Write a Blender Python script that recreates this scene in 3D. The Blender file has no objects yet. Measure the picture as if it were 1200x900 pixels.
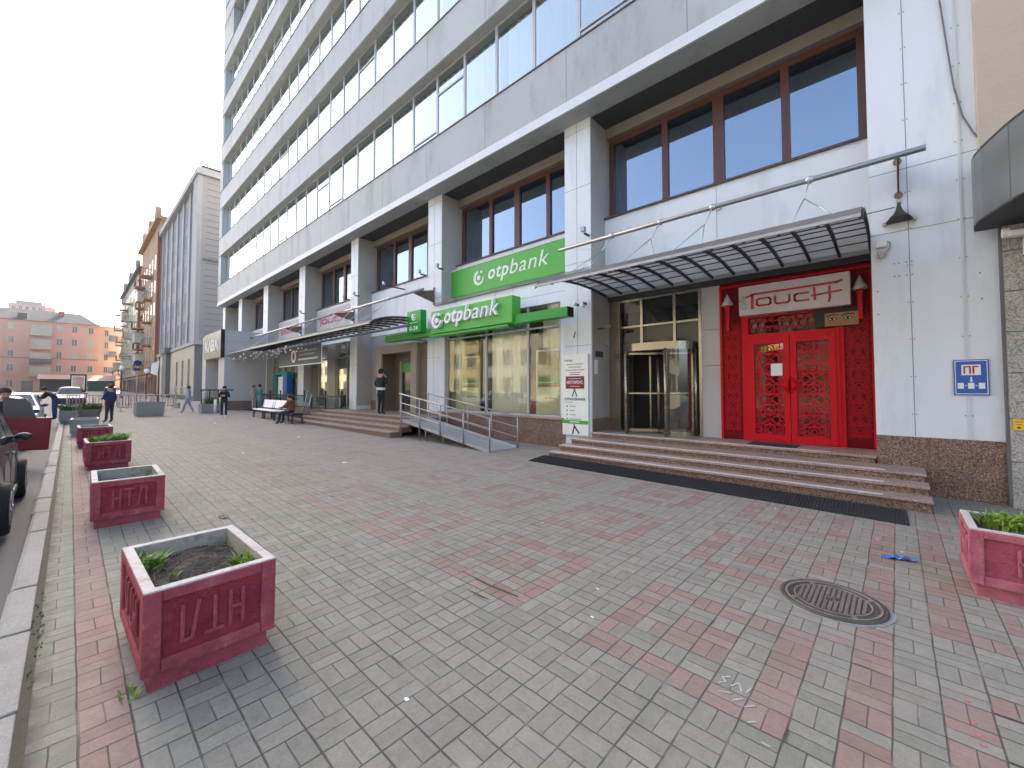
import bpy, bmesh, math, random
from mathutils import Vector, Matrix
R = math.radians
PI = math.pi
rnd = random.Random(7)
scn = bpy.context.scene
COL = scn.collection

# ------------------------------------------------------------------ camera, sky, sun, exposure
H = 1.72
FPX = 483.0
PITCH = 2.0
cd = bpy.data.cameras.new('camera')
cam = bpy.data.objects.new('camera', cd); COL.objects.link(cam)
scn.camera = cam
cam.location = (0, 0, H)
cd.sensor_width = 36.0
cd.lens = FPX / 1200 * 36
cd.clip_start = 0.05; cd.clip_end = 3000
yaw = math.atan2(0.682, 0.7314)
cam.rotation_euler = (R(90 + PITCH), 0, yaw)
cd.shift_y = ((455.5 - FPX * math.tan(R(PITCH))) - 450) / 1200

SUN_EL, SUN_TO = 30.0, (-1.0, 0.38)       # sun height, direction towards the sun on the ground
world = bpy.data.worlds.new('World'); scn.world = world; world.use_nodes = True
wn = world.node_tree
for n in list(wn.nodes): wn.nodes.remove(n)
wo = wn.nodes.new('ShaderNodeOutputWorld'); bg = wn.nodes.new('ShaderNodeBackground')
sky = wn.nodes.new('ShaderNodeTexSky'); sky.sky_type = 'NISHITA'; sky.sun_disc = False
sky.sun_elevation = R(SUN_EL)
sky.sun_rotation = math.atan2(SUN_TO[0], SUN_TO[1])
sky.air_density = 0.8; sky.dust_density = 5.0; sky.ozone_density = 0.4
bg.inputs['Strength'].default_value = 0.15
wn.links.new(sky.outputs[0], bg.inputs[0]); wn.links.new(bg.outputs[0], wo.inputs[0])
sd = bpy.data.lights.new('sun', 'SUN'); so = bpy.data.objects.new('sun', sd); COL.objects.link(so)
sd.energy = 4.0; sd.angle = R(0.6); sd.color = (1.0, 0.86, 0.70)
dv = Vector((SUN_TO[0], SUN_TO[1], 0)).normalized() * math.cos(R(SUN_EL)) + Vector((0, 0, math.sin(R(SUN_EL))))
so.rotation_euler = dv.to_track_quat('Z', 'Y').to_euler()
so.location = (-20, -20, 60)
scn.view_settings.view_transform = 'Standard'
scn.view_settings.look = 'None'
scn.view_settings.exposure = 2.33
scn.view_settings.gamma = 1.0
scn.view_settings.use_curve_mapping = False
scn.cycles.max_bounces = 8
scn.cycles.transparent_max_bounces = 16

SL = 0.0085
def gz(x): return -SL * x

# ------------------------------------------------------------------ materials
def newmat(name):
    m = bpy.data.materials.new(name); m.use_nodes = True
    nt = m.node_tree
    b = next(n for n in nt.nodes if n.type == 'BSDF_PRINCIPLED')
    return m, nt, b

class NT:
    def __init__(s, nt): s.nt = nt
    def n(s, t, **k):
        x = s.nt.nodes.new(t)
        for a, v in k.items(): setattr(x, a, v)
        return x
    def l(s, a, b): s.nt.links.new(a, b)
    def m(s, op, a, b=None, c=None, clamp=False):
        x = s.n('ShaderNodeMath', operation=op, use_clamp=clamp)
        for i, v in enumerate((a, b, c)):
            if v is None: continue
            if isinstance(v, (int, float)): x.inputs[i].default_value = v
            else: s.l(v, x.inputs[i])
        return x.outputs[0]
    def mix(s, f, a, b):
        x = s.n('ShaderNodeMix', data_type='RGBA')
        for i, v in ((0, f), (6, a), (7, b)):
            if isinstance(v, (int, float)): x.inputs[i].default_value = v
            elif isinstance(v, tuple): x.inputs[i].default_value = (*v[:3], 1)
            else: s.l(v, x.inputs[i])
        return x.outputs[2]
    def noise(s, vec, scale, detail=4, rough=0.6):
        x = s.n('ShaderNodeTexNoise'); x.inputs['Scale'].default_value = scale
        x.inputs['Detail'].default_value = detail; x.inputs['Roughness'].default_value = rough
        if vec is not None: s.l(vec, x.inputs['Vector'])
        return x.outputs['Fac']
    def ramp(s, v, lo, hi):
        x = s.n('ShaderNodeMapRange'); x.inputs['From Min'].default_value = lo; x.inputs['From Max'].default_value = hi
        s.l(v, x.inputs['Value']); return x.outputs[0]

def plain(name, c, rough=0.6, metal=0.0, var=0.12, scale=3.0, fine=0.06, fscale=60, bump=0.0, bscale=80, spec=0.5, dirt=None, dirt_amt=0.0, dscale=1.2, stretch=(1, 1, 1)):
    m, nt, b = newmat(name); g = NT(nt)
    tc = g.n('ShaderNodeTexCoord')
    mp = g.n('ShaderNodeMapping'); g.l(tc.outputs['Object'], mp.inputs[0]); mp.inputs['Scale'].default_value = stretch
    v = mp.outputs[0]
    n1 = g.noise(v, scale, 5); n2 = g.noise(tc.outputs['Object'], fscale, 2)
    k = g.m('ADD', g.m('MULTIPLY', g.m('SUBTRACT', n1, 0.5), var * 2.2), g.m('MULTIPLY', g.m('SUBTRACT', n2, 0.5), fine * 2.2))
    k = g.m('ADD', k, 1.0)
    hs = g.n('ShaderNodeVectorMath', operation='SCALE'); hs.inputs[0].default_value = c; g.l(k, hs.inputs['Scale'])
    col = hs.outputs[0]
    if dirt:
        dn = g.ramp(g.noise(v, dscale, 6, 0.7), 0.52, 0.72)
        col = g.mix(g.m('MULTIPLY', dn, dirt_amt), col, dirt)
    g.l(col, b.inputs['Base Color'])
    b.inputs['Roughness'].default_value = rough; b.inputs['Metallic'].default_value = metal
    b.inputs['Specular IOR Level'].default_value = spec
    if rough < 0.9:
        rr = g.m('ADD', rough - 0.08, g.m('MULTIPLY', n1, 0.16)); g.l(rr, b.inputs['Roughness'])
    if bump:
        bp = g.n('ShaderNodeBump'); bp.inputs['Strength'].default_value = bump; bp.inputs['Distance'].default_value = 0.01
        g.l(g.noise(tc.outputs['Object'], bscale, 3), bp.inputs['Height']); g.l(bp.outputs[0], b.inputs['Normal'])
    return m

M = {}
M['panel'] = plain('brushed_panel', (0.70, 0.755, 0.80), 0.5, 0.0, 0.13, 0.7, 0.02, 90, 0.05, 2.5, dirt=(0.47, 0.48, 0.485), dirt_amt=0.5, dscale=1.5, stretch=(1, 1, 0.25))
M['panel_dull'] = plain('dull_panel', (0.40, 0.395, 0.39), 0.5, 0.1, 0.12, 0.6, 0.03, 70, 0.03, 3, dirt=(0.25, 0.24, 0.22), dirt_amt=0.5, dscale=1.1, stretch=(1, 1, 0.3))
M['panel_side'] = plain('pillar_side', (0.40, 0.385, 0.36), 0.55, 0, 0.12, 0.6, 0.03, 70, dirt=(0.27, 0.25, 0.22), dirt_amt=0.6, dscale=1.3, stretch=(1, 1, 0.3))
M['fascia'] = plain('fascia_panel', (0.415, 0.435, 0.435), 0.62, 0.0, 0.13, 0.35, 0.03, 60, 0.03, 2, spec=0.25, dirt=(0.27, 0.26, 0.235), dirt_amt=0.75, dscale=1.1, stretch=(1, 1, 0.3))
M['trim_light'] = plain('light_trim', (0.60, 0.62, 0.63), 0.6, 0.0, 0.1, 2, 0.03)
M['joint'] = plain('joint_dark', (0.16, 0.16, 0.165), 0.8)
M['joint_faint'] = plain('joint_grey', (0.20, 0.195, 0.195), 0.8)
M['ledge'] = plain('ledge_brown', (0.085, 0.06, 0.055), 0.6)
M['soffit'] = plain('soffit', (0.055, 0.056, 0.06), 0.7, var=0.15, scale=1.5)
M['lintel'] = plain('lintel', (0.24, 0.215, 0.185), 0.7, var=0.15, scale=2)
def granite(name, c, dark, light, rough=0.4):
    m, nt, b = newmat(name); g = NT(nt); tc = g.n('ShaderNodeTexCoord'); v = tc.outputs['Object']
    vo = g.n('ShaderNodeTexVoronoi'); vo.inputs['Scale'].default_value = 70; g.l(v, vo.inputs['Vector'])
    sp = g.n('ShaderNodeSeparateColor'); g.l(vo.outputs['Color'], sp.inputs[0])
    col = g.mix(g.ramp(sp.outputs[0], 0.55, 0.75), c, dark); col = g.mix(g.ramp(sp.outputs[1], 0.72, 0.9), col, light)
    k = g.m('ADD', 0.70, g.m('MULTIPLY', g.noise(v, 2.5, 6, 0.7), 0.6))
    hs = g.n('ShaderNodeVectorMath', operation='SCALE'); g.l(col, hs.inputs[0]); g.l(k, hs.inputs['Scale'])
    col = g.mix(g.m('MULTIPLY', g.ramp(g.noise(v, 1.6, 6, 0.7), 0.52, 0.7), 0.4), hs.outputs[0], dark)
    g.l(col, b.inputs['Base Color']); b.inputs['Roughness'].default_value = rough
    return m
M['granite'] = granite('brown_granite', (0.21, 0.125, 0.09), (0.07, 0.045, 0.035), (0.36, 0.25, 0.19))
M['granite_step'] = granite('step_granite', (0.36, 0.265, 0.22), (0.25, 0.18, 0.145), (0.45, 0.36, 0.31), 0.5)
M['grey_granite'] = granite('grey_granite', (0.40, 0.38, 0.34), (0.20, 0.19, 0.17), (0.52, 0.50, 0.46), 0.6)
M['beige'] = plain('beige_plaster', (0.50, 0.42, 0.33), 0.9, 0, 0.14, 1.2, 0.05, 40, 0.5, 14, dirt=(0.38, 0.32, 0.26), dirt_amt=0.5)
M['marquee'] = plain('marquee_metal', (0.20, 0.215, 0.21), 0.35, 0.5, 0.08, 1.0)
M['brown_frame'] = plain('brown_frame', (0.105, 0.038, 0.028), 0.4, 0, 0.15, 4)
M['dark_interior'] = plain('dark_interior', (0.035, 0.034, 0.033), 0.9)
M['mid_interior'] = plain('room_wall', (0.20, 0.185, 0.15), 0.9, var=0.35, scale=0.9)
M['cream_interior'] = plain('cream_room', (0.62, 0.60, 0.46), 0.9, var=0.3, scale=1.2)
M['curtain'] = plain('curtain_cloth', (0.58, 0.62, 0.64), 0.9, var=0.08, scale=2)
M['blind'] = plain('blind_cloth', (0.86, 0.88, 0.80), 0.85, var=0.06, scale=2)
M['alu'] = plain('aluminium', (0.52, 0.53, 0.54), 0.35, 0.75, 0.08, 5)
M['nosing'] = plain('aluminium_nosing', (0.70, 0.70, 0.71), 0.5, 0.1, 0.2, 8)
M['win_frame'] = plain('window_frame', (0.48, 0.49, 0.50), 0.5, 0.2)
M['steel'] = plain('brushed_steel', (0.38, 0.365, 0.35), 0.42, 0.8, 0.08, 6)
M['gold_steel'] = plain('warm_steel', (0.36, 0.325, 0.27), 0.25, 0.9, 0.1, 6)
M['zinc'] = plain('zinc_plate', (0.40, 0.41, 0.43), 0.5, 0.5, 0.14, 5, 0.05)
M['dark_metal'] = plain('dark_metal', (0.055, 0.05, 0.045), 0.5, 0.4, 0.2, 6)
M['rust_metal'] = plain('worn_bronze', (0.16, 0.115, 0.08), 0.5, 0.4, 0.3, 8)
M['rubber'] = plain('rubber', (0.028, 0.029, 0.032), 0.75, 0, 0.2, 6, 0.1)
M['green'] = plain('green_sign', (0.075, 0.40, 0.045), 0.4, 0, 0.06, 1.5, 0.01)
M['green_deep'] = plain('green_deep', (0.012, 0.30, 0.03), 0.35, 0, 0.06, 1.5, 0.01)
M['white'] = plain('white_paint', (0.80, 0.80, 0.79), 0.45, 0, 0.05, 3, 0.02)
M['white_dirty'] = plain('white_worn', (0.54, 0.50, 0.47), 0.8, 0, 0.2, 9, 0.15, 50, 0.4, 60, dirt=(0.34, 0.17, 0.16), dirt_amt=0.85, dscale=8)
M['red'] = plain('red_gloss', (0.58, 0.003, 0.014), 0.45, 0, 0.08, 2, 0.01, spec=0.2)
M['red_dark'] = plain('red_deep', (0.165, 0.002, 0.006), 0.5, 0, 0.15, 3, spec=0.15)
M['red_mid'] = plain('red_mid', (0.42, 0.003, 0.012), 0.45, 0, 0.12, 3, spec=0.2)
M['red_text'] = plain('red_text', (0.48, 0.02, 0.035), 0.5)
M['pink_text'] = plain('faded_red_text', (0.60, 0.13, 0.17), 0.6)
M['sign_silver'] = plain('sign_silver', (0.52, 0.49, 0.46), 0.5, 0.1, 0.22, 3, 0.05, 40)
M['planter_red'] = plain('planter_red', (0.31, 0.032, 0.062), 0.62, 0, 0.24, 6, 0.14, 40, 0.35, 70, dirt=(0.33, 0.13, 0.14), dirt_amt=0.6, dscale=7)
M['planter_pink'] = plain('planter_pink', (0.42, 0.09, 0.13), 0.62, 0, 0.22, 6, 0.12, 40, 0.35, 70, dirt=(0.45, 0.25, 0.26), dirt_amt=0.5, dscale=6)
M['planter_panel'] = plain('planter_panel', (0.205, 0.016, 0.035), 0.7, 0, 0.2, 8, 0.15, 60, 1.0, 55)
M['planter_panel_pink'] = plain('planter_panel_pink', (0.36, 0.06, 0.10), 0.7, 0, 0.2, 8, 0.15, 60, 1.0, 55)
def worn(name, c, chip, dark, bump=0.6):
    m, nt, b = newmat(name); g = NT(nt)
    tc = g.n('ShaderNodeTexCoord'); v = tc.outputs['Object']
    col = g.mix(g.ramp(g.noise(v, 5, 5, 0.7), 0.3, 0.7), c, tuple(x * 1.5 + 0.02 for x in c))
    col = g.mix(g.m('MULTIPLY', g.ramp(g.noise(v, 11, 6, 0.75), 0.55, 0.68), 0.55), col, chip)
    col = g.mix(g.ramp(g.noise(v, 24, 5, 0.8), 0.665, 0.685), col, (0.36, 0.27, 0.24))
    col = g.mix(g.m('MULTIPLY', g.ramp(g.noise(v, 3, 6, 0.8), 0.50, 0.66), 0.6), col, dark)
    g.l(col, b.inputs['Base Color']); b.inputs['Roughness'].default_value = 0.75; b.inputs['Specular IOR Level'].default_value = 0.3
    h = g.m('ADD', g.m('MULTIPLY', g.noise(v, 60, 4, 0.7), 1.0), g.m('MULTIPLY', g.noise(v, 14, 4), 1.5))
    bp = g.n('ShaderNodeBump'); bp.inputs['Strength'].default_value = bump; bp.inputs['Distance'].default_value = 0.012
    g.l(h, bp.inputs['Height']); g.l(bp.outputs[0], b.inputs['Normal'])
    return m
M['planter_red'] = worn('planter_red', (0.25, 0.042, 0.058), (0.44, 0.22, 0.22), (0.13, 0.024, 0.030))
M['planter_pink'] = worn('planter_pink', (0.32, 0.085, 0.115), (0.48, 0.27, 0.28), (0.20, 0.04, 0.05))
M['planter_panel'] = worn('planter_panel', (0.20, 0.016, 0.03), (0.28, 0.06, 0.075), (0.08, 0.012, 0.016), 1.0)
M['planter_panel_pink'] = worn('planter_panel_pink', (0.26, 0.05, 0.075), (0.38, 0.12, 0.14), (0.18, 0.03, 0.04), 1.0)
M['concrete'] = plain('raw_concrete', (0.27, 0.265, 0.25), 0.9, 0, 0.18, 5, 0.15, 50, 0.4, 50)
M['inner_concrete'] = plain('inner_concrete', (0.36, 0.33, 0.27), 0.9, 0, 0.3, 9, 0.2, 50, 0.4, 50, dirt=(0.15, 0.12, 0.09), dirt_amt=0.8, dscale=7)
M['concrete_green'] = plain('mossy_concrete', (0.17, 0.17, 0.13), 0.9, 0, 0.2, 5, 0.15, 50, 0.4, 50)
M['soil'] = plain('soil', (0.075, 0.06, 0.048), 0.95, 0, 0.3, 12, 0.5, 60, 1.0, 40)
M['twig'] = plain('dry_twig', (0.20, 0.15, 0.10), 0.9, var=0.3, scale=20)
M['leaf'] = plain('leaf_green', (0.20, 0.31, 0.035), 0.5, 0, 0.35, 14, 0.1)
M['leaf_dark'] = plain('leaf_dark', (0.06, 0.12, 0.025), 0.55, 0, 0.35, 12, 0.1)
M['pebble'] = plain('white_pebble', (0.66, 0.64, 0.60), 0.6)
M['iron'] = plain('cast_iron', (0.105, 0.09, 0.08), 0.5, 0.35, 0.3, 14, 0.2, 70)
M['iron_light'] = plain('cast_iron_worn', (0.30, 0.27, 0.24), 0.45, 0.4, 0.3, 14, 0.2, 70)
M['blue_sign'] = plain('blue_sign', (0.01, 0.10, 0.42), 0.35)
M['yellow'] = plain('yellow_sticker', (0.85, 0.50, 0.02), 0.5)
M['tyre'] = plain('tyre', (0.018, 0.018, 0.02), 0.8)
M['rim'] = plain('wheel_rim', (0.35, 0.35, 0.36), 0.3, 0.8)
M['car_dark'] = plain('car_paint_dark', (0.025, 0.027, 0.024), 0.2, 0.3, 0.05, 2, 0.0)
M['car_red'] = plain('car_paint_red', (0.20, 0.008, 0.015), 0.25, 0.1, 0.05, 2, 0.0)
M['car_white'] = plain('car_paint_white', (0.62, 0.66, 0.68), 0.25, 0, 0.03, 2, 0.0)
M['car_blue'] = plain('car_paint_pale', (0.42, 0.54, 0.62), 0.25, 0, 0.03, 2, 0.0)
M['car_glass'] = plain('car_glass', (0.02, 0.028, 0.032), 0.08, 0, 0.02, 2, 0.0, spec=1.0)
M['car_glass_teal'] = plain('car_glass_teal', (0.05, 0.16, 0.145), 0.08, 0, 0.02, 2, 0.0, spec=1.0)
M['plastic_black'] = plain('black_plastic', (0.02, 0.02, 0.022), 0.5)
M['lamp_red'] = plain('lamp_red', (0.35, 0.01, 0.01), 0.2)
M['pinkwall'] = plain('pink_brick', (0.60, 0.34, 0.265), 0.9, 0, 0.12, 0.25, 0.05, 8, dirt=(0.72, 0.46, 0.30), dirt_amt=0.5, dscale=0.15)  # dirt slot mixes broad paler orange patches into the pink
M['peachwall'] = plain('peach_plaster', (0.56, 0.375, 0.29), 0.9, 0, 0.1, 0.3)
M['slate'] = plain('slate_roof', (0.075, 0.08, 0.09), 0.95, 0, 0.1, 0.3, spec=0.05)
M['greywall'] = plain('grey_stucco', (0.27, 0.275, 0.28), 0.85, 0, 0.08, 0.3, 0.04, 10)
M['greydark'] = plain('grey_dark_stucco', (0.15, 0.155, 0.16), 0.85, 0, 0.08, 0.4)
M['greypier'] = plain('grey_pier', (0.32, 0.33, 0.345), 0.8, 0, 0.06, 0.4)
M['brownwall'] = plain('ochre_stucco', (0.33, 0.22, 0.13), 0.9, 0, 0.25, 0.35, 0.08, 4, dirt=(0.32, 0.13, 0.09), dirt_amt=0.7, dscale=0.3)
M['brickred'] = plain('red_brick', (0.30, 0.11, 0.07), 0.9, 0, 0.2, 0.5)
M['creamwall'] = plain('cream_stucco', (0.44, 0.42, 0.34), 0.9, 0, 0.2, 0.4)
M['cream_lit'] = plain('pale_cream_stucco', (0.50, 0.48, 0.40), 0.9, 0, 0.15, 0.4)
M['yellow_lit'] = plain('yellow_stucco', (0.55, 0.46, 0.28), 0.9, 0, 0.15, 0.4)
M['paleblock'] = plain('pale_tower', (0.27, 0.285, 0.29), 0.9, 0, 0.08, 0.2)
M['win_far'] = plain('far_window', (0.10, 0.11, 0.12), 0.2, 0, 0.2, 0.7, spec=0.8)
M['win_matt'] = plain('matt_window', (0.10, 0.105, 0.11), 0.6, 0, 0.15, 1, spec=0.2)
M['win_far_pale'] = plain('far_window_pale', (0.45, 0.43, 0.34), 0.4, 0, 0.3, 0.9)
M['awning'] = plain('dark_awning', (0.05, 0.055, 0.06), 0.8)
M['awning_green'] = plain('green_awning', (0.04, 0.10, 0.08), 0.8)
M['poster_a'] = plain('poster_print', (0.34, 0.33, 0.18), 0.5, 0, 0.7, 4.5, 0.1, 20, dirt=(0.55, 0.12, 0.06), dirt_amt=0.6, dscale=4)
M['poster_photo'] = plain('advert_print', (0.50, 0.34, 0.28), 0.5, 0, 0.6, 3.0, dirt=(0.75, 0.72, 0.68), dirt_amt=0.9, dscale=2.5)
M['paper'] = plain('paper', (0.80, 0.84, 0.77), 0.6)
M['paper_cream'] = plain('paper_cream', (0.82, 0.83, 0.62), 0.6)
M['banner'] = plain('banner_slate', (0.055, 0.085, 0.11), 0.6)
M['badge'] = plain('badge_maroon', (0.20, 0.012, 0.03), 0.45)
M['orange_post'] = plain('orange_column', (0.42, 0.17, 0.07), 0.6)
M['sepia'] = plain('sepia_print', (0.30, 0.17, 0.07), 0.5, 0, 0.4, 6)
M['black'] = plain('black_ink', (0.012, 0.011, 0.01), 0.6)
M['dark_text'] = plain('dark_text', (0.06, 0.06, 0.08), 0.6)
M['grey_text'] = plain('grey_text', (0.28, 0.30, 0.34), 0.6)
M['skin'] = plain('skin', (0.50, 0.29, 0.21), 0.55, var=0.05)
M['hair'] = plain('hair', (0.03, 0.02, 0.015), 0.7)
for nm, c in dict(navy=(0.012, 0.03, 0.12), blackcloth=(0.014, 0.013, 0.018), darkcloth=(0.02, 0.022, 0.035), paleblue=(0.36, 0.43, 0.52), greysuit=(0.25, 0.29, 0.35),
                  bluejean=(0.16, 0.26, 0.36), brownleather=(0.17, 0.065, 0.03), tealcloth=(0.01, 0.26, 0.22), pinkcloth=(0.55, 0.42, 0.38), palecloth=(0.5, 0.5, 0.5), olive=(0.05, 0.05, 0.04),
                  burgundy=(0.16, 0.02, 0.04), whitecloth=(0.7, 0.7, 0.72)).items():
    M[nm] = plain('cloth_' + nm, c, 0.85, 0, 0.2, 10, 0.1)
M['wrapper'] = plain('blue_wrapper', (0.05, 0.20, 0.62), 0.3, 0, 0.5, 20, dirt=(0.7, 0.75, 0.9), dirt_amt=0.9, dscale=16)
M['chalk'] = plain('chalk', (0.46, 0.45, 0.42), 0.9, 0, 0.4, 40)
M['dryleaf'] = plain('dry_leaf', (0.40, 0.30, 0.16), 0.8)
M['bulb'] = plain('bulb_glass', (0.85, 0.84, 0.78), 0.2)
M['barrier'] = plain('barrier_white', (0.45, 0.36, 0.35), 0.6)
M['barrier_red'] = plain('barrier_red', (0.38, 0.14, 0.14), 0.6)
M['tan'] = plain('tan_stone', (0.30, 0.265, 0.215), 0.55, 0, 0.12, 2, 0.05)
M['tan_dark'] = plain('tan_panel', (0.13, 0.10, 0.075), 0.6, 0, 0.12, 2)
M['white_wall'] = plain('white_cladding', (0.46, 0.455, 0.47), 0.6, 0, 0.07, 0.8)

def glass(name, tint, refl=0.3, ior=1.6, rough=0.02, tint_through=(0.75, 0.8, 0.8)):
    m, nt, b = newmat(name); g = NT(nt)
    nt.nodes.remove(b); out = next(n for n in nt.nodes if n.type == 'OUTPUT_MATERIAL')
    tr = g.n('ShaderNodeBsdfTransparent'); tr.inputs[0].default_value = (*tint_through, 1)
    gl = g.n('ShaderNodeBsdfGlossy'); gl.inputs['Color'].default_value = (*tint, 1); gl.inputs['Roughness'].default_value = rough
    fr = g.n('ShaderNodeFresnel'); fr.inputs['IOR'].default_value = ior
    tc = g.n('ShaderNodeTexCoord')
    bp = g.n('ShaderNodeBump'); bp.inputs['Strength'].default_value = 0.04; bp.inputs['Distance'].default_value = 0.02
    g.l(g.noise(tc.outputs['Object'], 0.7, 1), bp.inputs['Height']); g.l(bp.outputs[0], gl.inputs['Normal'])
    f = g.m('ADD', fr.outputs[0], refl, clamp=True)
    mx = g.n('ShaderNodeMixShader'); g.l(f, mx.inputs[0]); g.l(tr.outputs[0], mx.inputs[1]); g.l(gl.outputs[0], mx.inputs[2])
    g.l(mx.outputs[0], out.inputs[0])
    return m
M['glass_office'] = glass('office_glass', (0.78, 0.87, 0.85), 0.42, 1.6, 0.03, (0.85, 0.93, 0.92))
M['glass_sky'] = glass('tinted_glass', (0.43, 0.53, 0.64), 0.50, 1.6, 0.01, (0.4, 0.4, 0.4))
M['glass_shop'] = glass('shop_glass', (0.90, 0.94, 0.86), 0.10, 1.5, 0.01, (0.97, 0.98, 0.94))
M['glass_bay'] = glass('bay_glass', (1.0, 0.97, 0.84), 0.38, 1.5, 0.01, (0.97, 0.98, 0.94))
M['glass_door'] = glass('door_glass', (0.9, 0.95, 0.92), 0.0, 1.5, 0.01, (0.8, 0.82, 0.8))
M['glass_clear'] = glass('balustrade_glass', (0.8, 0.9, 0.9), 0.05, 1.45, 0.02, (0.8, 0.88, 0.86))

def canopy_mat():
    m, nt, b = newmat('canopy_polycarbonate'); g = NT(nt)
    out = next(n for n in nt.nodes if n.type == 'OUTPUT_MATERIAL')
    tl = g.n('ShaderNodeBsdfTranslucent'); tl.inputs[0].default_value = (0.34, 0.34, 0.32, 1)
    tc = g.n('ShaderNodeTexCoord')
    c = g.mix(g.ramp(g.noise(tc.outputs['Object'], 1.4, 5), 0.3, 0.7), (0.30, 0.295, 0.27), (0.46, 0.45, 0.42))
    g.l(c, b.inputs['Base Color']); g.l(c, tl.inputs[0]); b.inputs['Roughness'].default_value = 0.4
    mx = g.n('ShaderNodeMixShader'); mx.inputs[0].default_value = 0.6
    g.l(b.outputs[0], mx.inputs[1]); g.l(tl.outputs[0], mx.inputs[2]); g.l(mx.outputs[0], out.inputs[0])
    return m
M['canopy'] = canopy_mat()

def paving():
    m, nt, b = newmat('basket_weave_pavers'); g = NT(nt)
    C = 0.195
    geo = g.n('ShaderNodeNewGeometry'); pos = geo.outputs['Position']
    wob = g.n('ShaderNodeTexNoise'); wob.inputs['Scale'].default_value = 3.5; wob.inputs['Detail'].default_value = 5; g.l(pos, wob.inputs['Vector'])
    va = g.n('ShaderNodeVectorMath', operation='SUBTRACT'); g.l(wob.outputs['Color'], va.inputs[0]); va.inputs[1].default_value = (0.5, 0.5, 0.5)
    vb = g.n('ShaderNodeVectorMath', operation='SCALE'); g.l(va.outputs[0], vb.inputs[0]); vb.inputs['Scale'].default_value = 0.014
    vc = g.n('ShaderNodeVectorMath', operation='ADD'); g.l(pos, vc.inputs[0]); g.l(vb.outputs[0], vc.inputs[1])
    sx = g.n('ShaderNodeSeparateXYZ'); g.l(vc.outputs[0], sx.inputs[0])
    u = g.m('DIVIDE', g.m('ADD', sx.outputs[0], 0.055), C)
    v = g.m('DIVIDE', g.m('ADD', sx.outputs[1], -0.07), C)
    iu = g.m('FLOOR', u); iv = g.m('FLOOR', v)
    fu = g.m('SUBTRACT', u, iu); fv = g.m('SUBTRACT', v, iv)
    par = g.m('FLOORED_MODULO', g.m('ADD', iu, iv), 2.0)
    npar = g.m('SUBTRACT', 1.0, par)
    a = g.m('ADD', g.m('MULTIPLY', fu, par), g.m('MULTIPLY', fv, npar))
    bb = g.m('ADD', g.m('MULTIPLY', fv, par), g.m('MULTIPLY', fu, npar))
    a2 = g.m('MULTIPLY', a, 2.0); k = g.m('FLOOR', a2); fa = g.m('SUBTRACT', a2, k)
    da = g.m('MULTIPLY', g.m('MINIMUM', fa, g.m('SUBTRACT', 1.0, fa)), 0.5 * C)
    db = g.m('MULTIPLY', g.m('MINIMUM', bb, g.m('SUBTRACT', 1.0, bb)), C)
    cell = g.m('MULTIPLY', g.m('MINIMUM', g.m('MINIMUM', fu, g.m('SUBTRACT', 1.0, fu)), g.m('MINIMUM', fv, g.m('SUBTRACT', 1.0, fv))), C)
    d = g.m('MINIMUM', da, db)
    cmb = g.n('ShaderNodeCombineXYZ'); g.l(iu, cmb.inputs[0]); g.l(iv, cmb.inputs[1]); g.l(k, cmb.inputs[2])
    wn_ = g.n('ShaderNodeTexWhiteNoise', noise_dimensions='3D'); g.l(cmb.outputs[0], wn_.inputs['Vector'])
    idr = wn_.outputs['Value']; sc = g.n('ShaderNodeSeparateColor'); g.l(wn_.outputs['Color'], sc.inputs[0])
    # the red figures: nested squares laid out every nine cells, and one strip along the kerb
    ru = g.m('FLOORED_MODULO', g.m('ADD', iu, 17.0), 9.0); rv = g.m('FLOORED_MODULO', g.m('ADD', iv, -12.0), 9.0)
    mm = g.m('MAXIMUM', g.m('ABSOLUTE', g.m('SUBTRACT', ru, 2.5)), g.m('ABSOLUTE', g.m('SUBTRACT', rv, 2.5)))
    ring = g.m('COMPARE', mm, 2.5, 0.1); core = g.m('LESS_THAN', mm, 0.8)
    col7 = g.m('MULTIPLY', g.m('COMPARE', ru, 7.0, 0.1), g.m('GREATER_THAN', iu, -3.0))
    fig = g.m('MAXIMUM', g.m('MAXIMUM', ring, core), col7)
    zone = g.m('MULTIPLY', g.m('GREATER_THAN', iv, 11.5), g.m('LESS_THAN', iv, 44.0))
    fig = g.m('MULTIPLY', fig, zone)
    keep = g.m('GREATER_THAN', idr, 0.05)
    patch = g.m('MULTIPLY', g.ramp(g.noise(pos, 0.45, 2), 0.28, 0.34), g.m('ADD', 0.45, g.m('MULTIPLY', g.ramp(sx.outputs[0], -8.0, -2.5), 0.55)))
    fig = g.m('MULTIPLY', g.m('MULTIPLY', fig, keep), patch)
    strip = g.m('COMPARE', iv, 0.0, 0.1)
    stray = g.m('MULTIPLY', g.m('GREATER_THAN', sc.outputs[1], 0.975), g.m('MULTIPLY', zone, 0.8))
    red = g.m('MAXIMUM', g.m('MAXIMUM', fig, strip), stray)
    fade = g.m('ADD', 0.55, g.m('MULTIPLY', sc.outputs[0], 0.45)); red = g.m('MULTIPLY', red, fade)
    big = g.noise(pos, 0.5, 5, 0.6)
    grey = g.mix(sc.outputs[2], (0.208, 0.204, 0.162), (0.288, 0.275, 0.219)); grey = g.mix(g.m('MULTIPLY', g.m('GREATER_THAN', sc.outputs[0], 0.80), 0.35), grey, (0.285, 0.232, 0.198))
    grey = g.mix(g.ramp(big, 0.35, 0.65), grey, g.mix(0.5, grey, (0.265, 0.248, 0.215)))
    # pavers turn warmer towards the buildings and down the street
    warm = g.ramp(sx.outputs[1], 1.2, 5.5)
    wx = g.ramp(g.m('MULTIPLY', sx.outputs[0], -1.0), 1.0, 7.0)
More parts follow.
